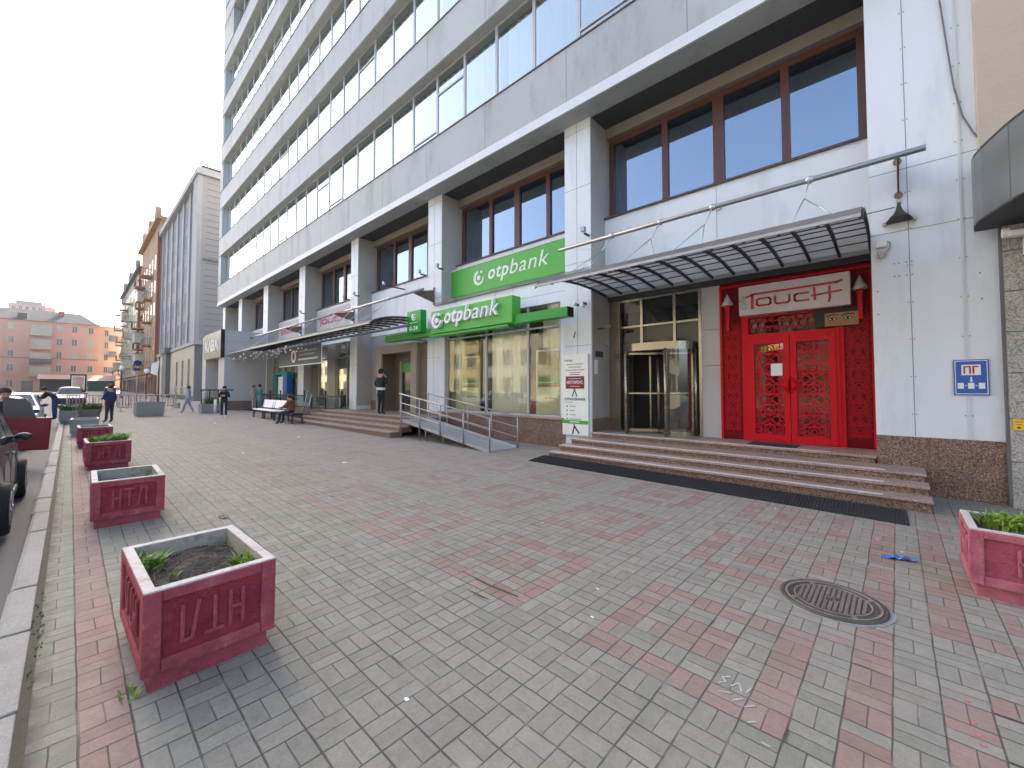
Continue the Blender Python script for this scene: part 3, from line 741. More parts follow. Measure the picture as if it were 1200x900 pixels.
for an in (35, 125, 215, 305):
    ex, ey = CX + (RD - .08) * math.cos(R(an)), CY + .02 + (RD - .08) * math.sin(R(an)) * .86
    lv.box(ex - .025, ex + .025, ey - .025, ey + .025, .60, 2.66)
    lv.bar((CX, CY, 2.64), (ex, ey, 2.64), .05, .05); lv.bar((CX, CY, .64), (ex, ey, .64), .05, .08); lv.bar((CX, CY, 1.6), (ex, ey, 1.6), .03, .04)
lv.tube([(CX, CY, .58), (CX, CY, 2.68)], .04)
lv.build('door_leaf', None, dor)
bk = MB().mat('tan_dark'); bk.box(-5.9, -5.5, 10.95, 11.0, .57, 2.8); bk.mat('tan_dark'); bk.box(-5.5, -4.6, 11.9, 11.95, 2.9, 3.7)
bk.mat('dark_interior'); bk.box(-5.6, -3.4, 11.2, 11.25, .57, 2.9); bk.box(-5.6, -5.55, 10.5, 11.2, .57, 2.9); bk.box(-3.45, -3.4, 10.65, 11.2, .57, 2.9); bk.box(-5.6, -3.4, 10.5, 11.2, 2.9, 2.95)  # near-black lining paints the shade inside the revolving door opening
bk.build('lobby_wall', None, ob)

# the red portal
po = MB().mat('red_dark')
for x0_, x1_ in ((-3.0, -2.46), (-.80, -.275)):
    po.box(x0_, x1_, 10.40, 10.50, .57, 4.16)
po.box(-2.46, -.80, 10.40, 10.50, 3.34, 4.16)
po.mat('red'); po.box(-2.46, -2.40, 10.34, 10.46, .57, 3.34); po.box(-.86, -.80, 10.34, 10.46, .57, 3.34)
po.box(-2.40, -.86, 10.34, 10.46, 2.84, 2.93); po.box(-2.40, -.86, 10.34, 10.46, 3.29, 3.34)
po.box(-3.0, -2.95, 10.36, 10.4, .57, 4.1); po.box(-2.54, -2.46, 10.36, 10.4, .57, 3.34); po.box(-.80, -.73, 10.36, 10.4, .57, 3.34); po.box(-.33, -.275, 10.36, 10.4, .57, 4.1)
po.box(-3.0, -.275, 10.33, 10.4, 4.04, 4.09)
por = po.build('portal', None, ob, bevel=.004); por['label'] = 'glossy red ornamental portal frame'
def ringxz(mb, cx, cz, r, w, y, e, n=14):
    for k in range(n):
        t0, t1 = 2 * PI * k / n, 2 * PI * (k + 1) / n
        P = [(cx + (r - w) * math.cos(t0), cz + (r - w) * math.sin(t0)), (cx + r * math.cos(t0), cz + r * math.sin(t0)), (cx + r * math.cos(t1), cz + r * math.sin(t1)), (cx + (r - w) * math.cos(t1), cz + (r - w) * math.sin(t1))]
        mb.prism(P, lambda a, b: (a, y, b), lambda a, b: (a, y - e, b))
def lattice(mb, x0, x1, z0, z1, y, dense=1.0):
    W = x1 - x0; cx = (x0 + x1) / 2; n = max(2, int(round((z1 - z0) / .21)))
    hz = (z1 - z0) / n
    for j in range(n):
        cz = z0 + hz * (j + .5)
        big = (j % 2 == 0)
        if big:
            ringxz(mb, cx, cz, .115, .022, y, .012); ringxz(mb, cx, cz, .06, .02, y, .014, 8)
            for t in range(8):
                an = t * PI / 4; stroke(mb, [(cx + .115 * math.cos(an), cz + .115 * math.sin(an)), (cx + .19 * math.cos(an), cz + .19 * math.sin(an))], .013, y, .010)
            for sx_ in (-1, 1): ringxz(mb, cx + sx_ * W * .36, cz, .065, .016, y, .011, 10)
        else:
            for sx_ in (-1, 1):
                ringxz(mb, cx + sx_ * W * .22, cz, .085, .016, y, .011, 12); ringxz(mb, cx + sx_ * W * .42, cz + .02, .05, .014, y, .012, 8)
                stroke(mb, [(cx, cz), (cx + sx_ * W * .3, cz + .1)], .012, y, .009); stroke(mb, [(cx, cz), (cx + sx_ * W * .3, cz - .1)], .012, y, .008)
        stroke(mb, [(x0, z0 + hz * j), (x1, z0 + hz * j)], .014, y, .013)
        for sx_ in (-1, 0, 1): ringxz(mb, cx + sx_ * W * .30, z0 + hz * j, .042, .014, y, .0125, 8)
        for q_ in range(4): stroke(mb, [(x0 + W * q_ / 4, z0 + hz * j), (x0 + W * (q_ + .5) / 4, z0 + hz * (j + .5)), (x0 + W * (q_ + 1) / 4, z0 + hz * j)], .011, y, .0075)
        for sx_ in (-1, 1):
            stroke(mb, [(cx + sx_ * W * .5, cz - hz * .45), (cx + sx_ * W * .28, cz), (cx + sx_ * W * .5, cz + hz * .45)], .012, y, .0095)
pr_ = MB().mat('red_mid')
lattice(pr_, -2.92, -2.58, .8, 3.2, 10.40); lattice(pr_, -.70, -.36, .8, 3.2, 10.40)
pr_.build('relief_panel', None, por)
tr_ = MB().mat('red_dark')
tr_.mat('red_mid')
for k in range(10): ringxz(tr_, -2.32 + k * .15, 3.03, .055, .018, 10.38, .009, 8); ringxz(tr_, -2.3 + k * .15, 3.12 + .02 * math.sin(k), .09, .022, 10.38, .012); ringxz(tr_, -2.25 + k * .15, 3.22, .05, .02, 10.38, .010, 8)
tr_.build('transom_lattice', None, por)
MB().quad((-2.4, 10.43, 2.93), (-.86, 10.43, 2.93), (-.86, 10.43, 3.29), (-2.4, 10.43, 3.29)).build('transom_pane', 'glass_door', por, fixn=False)
for x0_, x1_, hs in ((-2.40, -1.635, 1), (-1.625, -.86, -1)):
    d_ = MB().mat('red')
    t0 = .11
    d_.box(x0_, x0_ + t0, 10.32, 10.38, .58, 2.84); d_.box(x1_ - t0, x1_, 10.32, 10.38, .58, 2.84)
    d_.box(x0_ + t0, x1_ - t0, 10.32, 10.38, .58, .72); d_.box(x0_ + t0, x1_ - t0, 10.32, 10.38, 2.70, 2.84)
    leaf = d_.build('door', None, ob, bevel=.004); leaf['label'] = 'red glazed door leaf with lattice grille'
    l_ = MB().mat('red'); lattice(l_, x0_ + t0, x1_ - t0, .73, 2.68, 10.36); l_.build('lattice', None, leaf)
    MB().quad((x0_ + t0, 10.37, .72), (x1_ - t0, 10.37, .72), (x1_ - t0, 10.37, 2.70), (x0_ + t0, 10.37, 2.70)).build('pane', 'glass_door', leaf, fixn=False)
    hx = x1_ - .04 if hs == 1 else x0_ + .04
    h_ = MB().mat('red'); sgn = -1 if hs == 1 else 1
    h_.prism([(sgn * -.03, .19), (sgn * .16, 0), (sgn * -.03, -.19)], lambda p, q: (hx + p, 10.315, 1.80 + q), lambda p, q: (hx + p * .45, 10.24, 1.80 + q * .4))
    h_.build('handle', None, leaf)
    if hs == 1:
        st = MB().mat('white'); st.box(-2.02, -1.82, 10.353, 10.357, 2.55, 2.68); st.mat('yellow'); st.box(-1.99, -1.83, 10.350, 10.353, 2.56, 2.67)
        st.mat('white'); st.box(-1.80, -1.68, 10.350, 10.354, 2.56, 2.69); st.box(-1.98, -1.77, 10.345, 10.349, 2.0, 2.26)
        st.mat('green'); st.box(-2.16, -2.04, 10.350, 10.354, 2.52, 2.64)
        st.build('sticker', None, leaf)
cab = MB().mat('tan_dark'); cab.box(-2.9, -.4, 11.3, 11.35, .57, 3.4); cab.mat('tan_dark'); cab.box(-2.9, -1.9, 11.2, 11.28, .57, 1.6); cab.mat('dark_interior'); cab.box(-1.5, -.7, 11.2, 11.28, .57, 2.1)
cab.mat('bluejean'); cab.box(-1.2, -1.0, 11.0, 11.1, .57, 1.3)
cab.build('cafe_room', None, ob)
# wall lamps with pale cones
for k, x_ in enumerate((-2.80, -.47)):
    t = thing('wall_lamp', ('pale cone wall lamp on the left edge of the red portal' if k == 0 else 'pale cone wall lamp on the right edge of the red portal'), 'lamp', (x_, 10.33, 3.5), group='lamps on the red portal')
    MB().lathe((x_, 10.26, 3.62), [(.005, .28), (.06, .16), (.125, .02), (.12, 0)], 6).build('lamp_shade', 'sign_silver', t)
    bq = MB().mat('red'); bq.box(x_ - .05, x_ + .05, 10.22, 10.335, 3.55, 3.61); bq.box(x_ - .035, x_ + .035, 10.25, 10.335, 3.05, 3.55)
    bq.build('bracket', None, t)

# --- bank bay: flush infill with a big shop window
bw = MB().mat('panel')
bw.box(-12.52, -6.80, YF, YS + .1, 4.22, 4.86); bw.box(-12.52, -12.32, YF + .005, 9.8, .9, 4.22)
bw.mat('tan'); bw.box(-12.32, -12.22, YF + .02, 9.8, .9, 4.22)
bw.mat('panel'); bw.box(-6.97, -6.80, YF + .005, 9.8, .9, 4.22)
bw.mat('granite'); bw.box(-13.36, -6.80, YF - .02, YF + .3, -.2, .84)
bw.mat('granite_step'); bw.box(-12.6, -6.80, YF - .07, YF + .3, .84, .90)
bw.mat('joint_faint'); bw.box(-12.52, -6.8, YF - .002, YF, 4.50, 4.51); bw.box(-9.6, -9.59, YF - .003, YF, 4.22, 4.86)
bw.mat('rust_metal'); bw.tube([(-12.9, YF - .04, 4.90), (-5.98, YF - .04, 4.92)], .018, 8)
bw.mat('panel_dull'); bw.tube([(-12.9, YF - .03, 4.98), (-5.98, YF - .03, 4.99)], .014, 8)
bw.build('shopfront_wall', None, ob)
sw = MB().mat('win_frame')
for x_ in (-12.22, -10.12, -8.25, -7.0): sw.box(x_ - .03, x_ + .03, YF + .06, YF + .14, .9, 4.22)
sw.box(-12.2, -7.0, YF + .06, YF + .14, .9, .95); sw.box(-12.2, -7.0, YF + .06, YF + .14, 3.52, 3.57)
swo = sw.build('window', None, ob); swo['label'] = 'large bank shop window in thin metal frames'
MB().quad((-12.22, YF + .10, .9), (-7.0, YF + .10, .9), (-7.0, YF + .10, 4.22), (-12.22, YF + .10, 4.22)).build('pane', 'glass_shop', swo, fixn=False)
inn = MB().mat('cream_interior'); inn.box(-12.3, -6.9, 11.2, 11.25, .5, 4.2); inn.mat('cream_interior'); inn.box(-12.3, -6.9, 9.8, 11.2, .5, .6); inn.box(-12.3, -12.2, 9.8, 11.2, .6, 4.2); inn.box(-6.95, -6.85, 9.8, 11.2, .6, 4.2)
inn.mat('orange_post'); inn.box(-8.42, -8.08, 9.8, 9.9, .6, 2.0)
inn.mat('dark_interior'); inn.box(-10.45, -10.1, 9.85, 9.9, .6, 4.1); inn.box(-8.42, -8.08, 9.82, 9.9, 2.0, 4.1)
inn.build('bank_room', None, ob)
def wavy(x0, x1, y, z0, z1, amp, name, mat, par):
    c = MB(); n = int((x1 - x0) / .05); pv = None
    for t in range(n + 1):
        xx = x0 + (x1 - x0) * t / n; cu = (xx, y + amp * math.sin(xx * 31))
        if pv: c.quad((*pv, z0), (*cu, z0), (*cu, z1), (*pv, z1), True)
        pv = cu
    return c.build(name, mat, par, fixn=False)
wavy(-10.05, -8.45, 9.78, .95, 3.95, .012, 'blind', 'blind', ob)
wavy(-12.15, -11.6, 9.9, .95, 3.9, .03, 'curtain', 'paper_cream', ob)
wavy(-8.0, -7.0, 10.0, .95, 4.0, .03, 'curtain', 'paper_cream', ob)
def window_poster(x0, x1, z0, z1, label):
    t = thing('poster', label, 'poster', ((x0 + x1) / 2, 9.7, z0), group='posters in the bank window')
    MB().mat('paper').box(x0, x1, 9.70, 9.72, z0, z1).build('frame', None, t)
    p = MB().mat('paper_cream'); p.box(x0 + .06, x1 - .06, 9.694, 9.70, z0 + .06, z0 + (z1 - z0) * .42)
    p.mat('poster_a'); p.box(x0 + .06, x1 - .06, 9.694, 9.70, z0 + (z1 - z0) * .56, z1 - .06)
    p.mat('green'); p.box(x0 + .06, x1 - .06, 9.693, 9.70, z0 + (z1 - z0) * .42 + .06, z0 + (z1 - z0) * .56)
    p.mat('red_text'); p.box(x0 + .06, x1 - .06, 9.6935, 9.70, z0 + (z1 - z0) * .42, z0 + (z1 - z0) * .42 + .06)
    p.mat('red_text'); p.box(x0 + .35, x0 + .42, 9.691, 9.694, z0 + .45, z0 + .52); p.mat('grey_text'); p.box(x0 + .46, x1 - .15, 9.691, 9.694, z0 + .47, z0 + .50)
    p.mat('white'); p.box(x0 + .15, x1 - .25, 9.6895, 9.693, z0 + (z1 - z0) * .48, z0 + (z1 - z0) * .50)
    p.build('print', None, t)
window_poster(-11.55, -10.56, .95, 2.88, 'tall advertising poster behind the left pane of the bank window')
window_poster(-8.04, -7.1, .95, 2.90, 'tall advertising poster behind the right pane of the bank window')

# --- bay with the cash machine recess
cw = MB().mat('panel_dull'); cw.box(-19.2, -13.38, 10.3, 10.5, .3, 4.3); cw.mat('granite'); cw.box(-19.2, -17.35, 10.26, 10.3, .3, 1.15)
cw.mat('tan_dark'); cw.box(-14.25, -13.38, 9.7, 10.3, .3, 3.6)
cw.build('recess_wall', None, ob)
pt = MB().mat('tan')
pt.box(-17.4, -16.98, 9.55, 10.3, .6, 3.62); pt.box(-14.62, -14.2, 9.55, 10.3, .6, 3.62); pt.box(-16.98, -14.62, 9.55, 10.3, 3.27, 3.62)
pt.mat('tan_dark'); pt.box(-16.98, -16.94, 9.62, 11.0, .6, 3.27)
ptl = pt.build('portal', None, ob, bevel=.01); ptl['label'] = 'tan stone portal of the cash machine recess'
dd = MB().mat('tan'); dd.box(-16.5, -16.32, 10.2, 10.29, .7, 2.95); dd.mat('tan_dark'); dd.box(-16.94, -14.62, 10.24, 10.295, .7, 3.27)
dd.mat('green_deep'); dd.box(-16.2, -14.7, 10.17, 10.235, 2.45, 2.85); dd.mat('car_glass'); dd.box(-16.2, -14.7, 10.18, 10.235, .8, 2.45)
dd.mat('paper'); dd.lathe((-15.0, 10.15, 1.75), [(.16, 0), (.16, .02)], 14, 'y')
dd.build('door', None, ob)

# --- two glazed bays on the left
for bi in (3, 4):
    a, b = BAYS[bi]
    g_ = MB().mat('tan'); n = 5
    for k in range(n + 1): xx = a + (b - a) * k / n; g_.box(xx - .05, xx + .05, 9.92, 10.04, .62, 4.16)
    g_.box(a, b, 9.93, 10.03, 3.35, 3.43); g_.box(a, b, 9.93, 10.03, .62, .74)
    if bi == 3: g_.box(-23.4, -22.4, 9.88, 10.06, .62, 4.16)
    w_ = g_.build('shop_window', None, ob)
    MB().quad((a, 9.98, .62), (b, 9.98, .62), (b, 9.98, 4.16), (a, 9.98, 4.16)).build('pane', 'glass_bay', w_, fixn=False)
    r_ = MB().mat('cream_interior'); r_.box(a, b, 11.4, 11.45, .6, 4.16); r_.mat('mid_interior'); r_.box(a, b, 10.2, 11.4, .55, .6)
    for k in range(4): r_.mat(['tan_dark', 'paper', 'palecloth', 'tan'][k]); r_.box(a + .6 + 1.3 * k, a + 1.2 + 1.3 * k, 10.8, 11.2, .6, 2.2 + .3 * (k % 2))
    r_.build('shop_room', None, ob)

# --- projecting white block with a sign at the far left
bl = MB().mat('white_wall'); bl.box(-39.5, -32.8, 7.0, 9.6, 3.9, 5.66); bl.box(-34.4, -32.8, 7.0, 9.6, .9, 3.9); bl.box(-39.5, -38.3, 7.0, 9.6, .9, 3.9)
bl.mat('granite'); bl.box(-34.4, -32.78, 6.98, 9.6, 0, .9); bl.box(-39.5, -38.3, 6.98, 9.6, 0, .9)
bl.mat('tan'); bl.box(-38.3, -34.4, 8.6, 9.6, .2, 3.9); bl.mat('granite'); bl.box(-34.42, -34.39, 7.1, 8.6, .9, 2.7)
bl.mat('joint_faint'); bl.box(-32.8, -32.797, 7.0, 9.6, 3.86, 3.875); bl.box(-32.8, -32.797, 7.0, 9.6, 4.9, 4.912)
tag(bl.build('entrance_block', None, None), 'white projecting entrance block at the far end of the arcade', 'building')
sg = thing('sign_board', 'framed grey sign board with white letters on the projecting white block', 'sign', (-35.5, 6.9, 3.8))
s1 = MB().mat('marquee'); s1.box(-38.0, -32.9, 6.80, 6.97, 3.85, 5.66); s1.mat('black'); s1.box(-32.92, -32.78, 6.78, 6.99, 3.80, 5.70); s1.build('panel', None, sg)
s2 = MB().mat('white'); put_text(s2, 'КАВА', -37.4, -33.6, 4.35, 5.15, 6.80, .03, bold=.02); s2.build('lettering', None, sg)

# ------------------------------------------------------------------ signs on the arcade
def bank_word(mb, x0, x1, z0, z1, y, ext):
    xm = x0 + (x1 - x0) * .365
    put_text(mb, 'otp', x0, xm, z0, z1 - (z1 - z0) * .12, y, ext, shear=.24, bold=.017, spacing=1.12)
    k = put_text(mb, 'bank', xm + (x1 - x0) * .02, x1, z0 + (z1 - z0) * .235, z1, y, ext, shear=.24, bold=-.004, spacing=1.06)
us = thing('bank_sign', 'long flat green bank sign with white lettering on the upper wall', 'sign', (-9.5, 10.1, 5.2), group='green bank signs')
u1 = MB().mat('green'); u1.box(-12.48, -6.82, 9.98, 10.2, 5.22, 6.22); u1.mat('trim_light'); u1.box(-12.5, -6.82, 9.96, 10.22, 6.22, 6.27); u1.build('panel', None, us, bevel=.006)
u2 = MB().mat('white'); emblem(u2, -10.95, 5.72, .27, 9.98, .01); bank_word(u2, -10.45, -7.75, 5.42, 6.06, 9.98, .01); u2.build('lettering', None, us)
ls = thing('bank_sign', 'green bank box sign with raised white lettering on the long green beam', 'sign', (-10.5, 8.9, 3.6), group='green bank signs')
l1 = MB().mat('green_deep'); l1.box(-15.4, -6.25, 8.82, 9.10, 3.62, 3.88); l1.mat('black'); l1.box(-6.25, -6.235, 8.82, 9.10, 3.62, 3.88)
l1.mat('alu'); l1.box(-11.8, -11.7, 9.1, 9.5, 3.7, 3.8); l1.box(-7.2, -7.1, 9.1, 9.5, 3.7, 3.8); l1.box(-14.6, -14.5, 9.1, 10.3, 3.7, 3.8)
l1.build('beam', None, ls, bevel=.01)
l2 = MB().mat('green'); l2.box(-12.1, -8.15, 8.74, 9.12, 3.66, 4.46); l2.mat('green_deep'); l2.box(-12.15, -8.3, 8.72, 9.0, 3.54, 3.62); l2.build('panel', None, ls, bevel=.01)
l3 = MB().mat('white'); emblem(l3, -11.62, 4.08, .27, 8.72, .12); bank_word(l3, -11.22, -8.62, 3.78, 4.44, 8.70, .06); l3.build('lettering', None, ls)
ns = thing('hours_sign', 'small square green sign reading 0-24 left of the big bank box sign', 'sign', (-13.0, 8.8, 3.7), group='green bank signs')
n1 = MB().mat('green_deep'); n1.box(-13.42, -12.55, 8.60, 8.86, 3.78, 4.60); n1.build('panel', None, ns, bevel=.01)
n2 = MB().mat('white'); emblem(n2, -12.98, 4.36, .13, 8.60, .01); put_text(n2, 'otpbank', -13.25, -12.72, 4.12, 4.19, 8.60, .008, shear=.2); put_text(n2, '0-24', -13.25, -12.72, 3.86, 4.04, 8.60, .008, bold=.02); n2.build('lettering', None, ns)

ts = thing('cafe_sign', 'silver cafe sign with red angular lettering over the red double door', 'sign', (-1.6, 10.3, 3.3), group='cafe signs')
t1 = MB().mat('sign_silver'); t1.box(-2.52, -.60, 10.10, 10.32, 3.33, 3.97); t1.build('panel', None, ts, bevel=.008)
t2 = MB().mat('red_text'); touch_word(t2, -2.40, -.72, 3.43, 3.80, 10.10, .008, .042); t2.build('lettering', None, ts)
t3 = MB().mat('grey_text')
me, (qa, qb, qc, qd) = text_mesh('cafe', 1, 1)
sc_ = .30 / (qb - qa)
k0 = t3.addv([(-2.375 - (v.co.y - qc) * sc_ * 1.0 + .0, 10.10 - v.co.z * .006, 3.46 + (v.co.x - qa) * sc_) for v in me.vertices])
for p in me.polygons: t3.face([k0 + i for i in p.vertices])
t3.build('lettering', None, ts)
for k, (x0_, x1_, z0_, z1_, lb) in enumerate(((-25.6, -20.9, 5.12, 6.30, 'white cafe panel with faded red lettering, nearest to the cash machine recess'),
                                     (-32.2, -28.2, 5.12, 6.30, 'middle one of the three white cafe panels with faded red lettering'),
                                     (-38.9, -35.6, 5.40, 6.30, 'white cafe panel with faded red lettering above the projecting white block'))):
    t = thing('cafe_sign', lb, 'sign', ((x0_ + x1_) / 2, 10.1, z0_), group='white cafe panels')
    MB().mat('white_wall').box(x0_, x1_, 10.10, 10.22, z0_, z1_).build('panel', None, t)
    q = MB().mat('pink_text'); touch_word(q, x0_ + .25, x1_ - .3, z0_ + .3, z1_ - .32, 10.10, .01, .10); q.build('lettering', None, t)

# eye picture: two plain painted eyes on a sepia strip
ey = thing('picture_panel', 'small sepia picture of two eyes right above the red door', 'picture', (-.68, 10.3, 2.95))
e1 = MB().mat('sepia'); e1.box(-1.02, -.50, 10.27, 10.30, 2.96, 3.22); e1.mat('black'); e1.box(-1.18, -1.02, 10.272, 10.30, 2.96, 3.30); e1.box(-1.02, -.5, 10.268, 10.30, 3.22, 3.30)
e1.build('panel', None, ey)
e2 = MB().mat('black')
for cx in (-.90, -.66):
    e2.prism([(cx - .075, 3.09), (cx - .03, 3.125), (cx + .04, 3.13), (cx + .08, 3.10), (cx + .03, 3.07), (cx - .04, 3.07)], lambda p, q: (p, 10.269, q), lambda p, q: (p, 10.266, q))
    stroke(e2, [(cx - .09, 3.15), (cx, 3.185), (cx + .09, 3.17)], .02, 10.27, .004)
e2.mat('white')
for cx in (-.90, -.66): e2.prism([(cx - .05, 3.092), (cx - .02, 3.108), (cx - .02, 3.08)], lambda p, q: (p, 10.266, q), lambda p, q: (p, 10.264, q)); e2.prism([(cx + .02, 3.11), (cx + .055, 3.1), (cx + .02, 3.08)], lambda p, q: (p, 10.266, q), lambda p, q: (p, 10.264, q))
e2.build('print', None, ey)

# tall notice board on the pillar
nb = thing('notice_board', 'tall white notice board with a maroon badge fixed to the pillar by the steps', 'notice board', (-6.4, 9.45, .45))
b1 = MB().mat('paper'); b1.box(-6.86, -6.02, 9.43, 9.475, .45, 2.66); b1.build('panel', None, nb, bevel=.003)
b2 = MB()
b2.mat('badge'); b2.box(-6.74, -6.14, 9.42, 9.43, 1.72, 2.06); b2.mat('white'); put_text(b2, 'НОТАРІУС', -6.70, -6.18, 1.85, 1.94, 9.42, .004, bold=.02)
b2.box(-6.66, -6.22, 9.416, 9.42, 1.99, 2.0); b2.box(-6.6, -6.28, 9.416, 9.42, 1.78, 1.79)
b2.mat('rust_metal'); stroke(b2, [(-6.52, 1.52), (-6.45, 1.70), (-6.38, 1.52)], .03, 9.43, .006)
b2.mat('dark_text'); put_text(b2, 'СТРАХУВАННЯ', -6.78, -6.12, 1.40, 1.47, 9.43, .004, bold=.03)
b2.mat('grey_text'); b2.box(-6.76, -6.5, 9.426, 9.43, 1.34, 1.352)
for k in range(4):
    z = 1.24 - k * .115; b2.mat('blue_sign' if k % 2 else 'dark_text'); b2.lathe((-6.70, 9.426, z), [(.022, 0), (.022, .004)], 10, 'y'); b2.mat('grey_text'); b2.box(-6.62, -6.62 + [.20, .16, .2, .38][k], 9.426, 9.43, z - .014, z + .006)
b2.mat('green'); b2.box(-6.86, -6.02, 9.427, 9.43, .76, .86); b2.mat('white'); b2.box(-6.62, -6.30, 9.424, 9.427, .80, .825)
b2.mat('dark_text'); stroke(b2, [(-6.52, .50), (-6.46, .70), (-6.40, .62), (-6.32, .52)], .045, 9.43, .005); b2.mat('skin'); b2.lathe((-6.47, 9.424, .74), [(.03, 0), (.03, .004)], 10, 'y')
for k, (t_, z, w) in enumerate((('Ломбард', 2.46, .30), (None, 2.38, .55), (None, 2.30, .42), (None, 2.22, .62), (None, 2.15, .36), (None, 2.10, .30))):
    b2.mat(['red_text', 'pink_text', 'grey_text', 'pink_text', 'grey_text', 'red_text'][k])
    if t_: b2.mat('dark_text'); put_text(b2, t_, -6.80, -6.52, z, z + .07, 9.43, .004)
    else: b2.box(-6.44 - w / 2, -6.44 + w / 2, 9.426, 9.43, z, z + .022)
b2.build('print', None, nb)

# street-number style blue sign
bs = thing('hydrant_sign', 'square blue sign with red letters, an arrow and three boxes on the white pillar', 'sign', (.84, 9.47, 1.62))
c1 = MB().mat('blue_sign'); c1.box(.66, 1.03, 9.465, 9.48, 1.62, 2.17); c1.build('panel', None, bs, bevel=.002)
c2 = MB().mat('white')
for x0_, x1_, z0_, z1_ in ((.675, 1.015, 1.635, 1.645), (.675, 1.015, 2.145, 2.155), (.675, .683, 1.645, 2.145), (1.007, 1.015, 1.645, 2.145), (.745, .945, 1.93, 2.09), (.837, .853, 1.84, 1.90)): c2.box(x0_, x1_, 9.461, 9.465, z0_, z1_)
c2.prism([(.82, 1.85), (.87, 1.85), (.845, 1.82)], lambda p, q: (p, 9.465, q), lambda p, q: (p, 9.461, q))
for k in range(3): c2.box(.70 + .11 * k, .765 + .11 * k, 9.461, 9.465, 1.72, 1.81)
c2.box(.775, .80, 9.461, 9.465, 1.762, 1.770); c2.box(.885, .91, 9.461, 9.465, 1.762, 1.770)
c2.mat('red_text'); put_text(c2, 'ПГ', .765, .925, 1.95, 2.07, 9.461, .003, bold=.03)
c2.build('lettering', None, bs)

# ------------------------------------------------------------------ canopies, rails and fixtures
PROF = [(7.1, 4.03), (7.18, 4.10), (7.3, 4.17), (7.5, 4.25), (7.7, 4.31), (7.95, 4.36), (8.3, 4.40), (8.8, 4.43), (9.4, 4.42), (10.2, 4.34)]
def pz(y):
    for (a, b), (c, d) in zip(PROF[:-1], PROF[1:]):
        if a <= y <= c: return b + (d - b) * (y - a) / (c - a)
    return PROF[-1][1]
def canopy(x0, x1, nrib, label, dz=0, y1=10.2):
    t = thing('canopy', label, 'canopy', ((x0 + x1) / 2, 8.5, 4.2), group='curved canopies over the entrances')
    pr2 = [p for p in PROF if p[0] < y1] + [(y1, pz(y1))]
    sh = MB()
    for (ya, za), (yb, zb) in zip(pr2[:-1], pr2[1:]):
        n = 6
        for k in range(n):
            xa, xb = x0 + (x1 - x0) * k / n, x0 + (x1 - x0) * (k + 1) / n
            sh.quad((xa, ya, za + .02 + dz), (xb, ya, za + .02 + dz), (xb, yb, zb + .02 + dz), (xa, yb, zb + .02 + dz), True)
    sh.build('glazing', 'canopy', t, fixn=False)
    for k in range(nrib + 1):
        xx = x0 + (x1 - x0) * k / nrib
        rb = MB().mat('dark_metal')
        yy0 = [7.1 + (y1 - 7.1) * j / 16 for j in range(17)]
        for j in range(16):
            ya, yb = yy0[j], yy0[j + 1]; za, zb = pz(ya) + dz, pz(yb) + dz
            b0 = rb.addv([(xx - .022, ya, za - .055), (xx + .022, ya, za - .055), (xx + .022, ya, za), (xx - .022, ya, za), (xx - .022, yb, zb - .055), (xx + .022, yb, zb - .055), (xx + .022, yb, zb), (xx - .022, yb, zb)])
            for q in ((0, 1, 5, 4), (1, 2, 6, 5), (2, 3, 7, 6), (3, 0, 4, 7)): rb.face([b0 + i for i in q])
            if j == 0: rb.face([b0, b0 + 1, b0 + 2, b0 + 3])
            if j == 15: rb.face([b0 + 4, b0 + 5, b0 + 6, b0 + 7])
        rb.build('rib', None, t)
    for y_ in (7.22, 7.38, 7.56, 7.76, 7.98, 8.22, 8.48, 8.76, 9.06, 9.4, 9.78):
        if y_ < y1: MB().mat('dark_metal').box(x0, x1, y_ - .009, y_ + .009, pz(y_) - .008 + dz, pz(y_) + .010 + dz).build('purlin', None, t)
    MB().mat('zinc').box(x0, x1, 7.07, 7.11, 4.0 + dz, 4.045 + dz).build('edge_beam', None, t)
    MB().mat('zinc').box(x0, x1, y1, y1 + .06, 4.27 + dz, 4.36 + dz).build('wall_beam', None, t)
    return t
canopy(-5.90, -.29, 12, 'curved ribbed canopy over the revolving door and red portal')
canopy(-32.6, -13.42, 30, 'long curved ribbed canopy over the glazed bays and cash machine recess', y1=9.4)
def rail(x0, x1, label, mounts, anchors, z=5.27):
    t = thing('suspension_rail', label, 'rail', ((x0 + x1) / 2, 8.5, z), group='steel tubes holding the canopies')
    MB().tube([(x0, 8.5, z), (x1, 8.5, z)], .045, 12).build('tube', 'steel', t)
    b_ = MB().mat('rust_metal')
    for mx in mounts:
        b_.prism([(9.5, z + .25), (9.5, z - .25), (8.5, z - .02), (8.5, z + .04)], lambda p, q: (mx - .012, p, q), lambda p, q: (mx + .012, p, q))
        for zz in (z + .3, z - .28): b_.lathe((mx, 9.46, zz), [(.055, 0), (.055, .04)], 12, 'y')
        b_.build('bracket', None, t); b_ = MB().mat('rust_metal')
    for ax, tg in anchors:
        c_ = MB().mat('alu')
        c_.ball((ax, 8.5, z), .07, 8, 5); c_.tube([(ax, 8.5, z), (ax - .03, 8.1, z - .45)], .012, 6)
        for d_ in tg: c_.tube([(ax - .03, 8.1, z - .45), (ax + d_, 7.35, 4.20)], .010, 6)
        c_.build('stay', None, t)
    return t
rl = rail(-6.27, .40, 'steel tube hung in front of the wall above the entrance canopy', (.10,), [(-4.75, (-.5, .05)), (-3.6, (-.3, .35)), (-2.55, (-.35, .15)), (-1.0, (-.1, .4))])
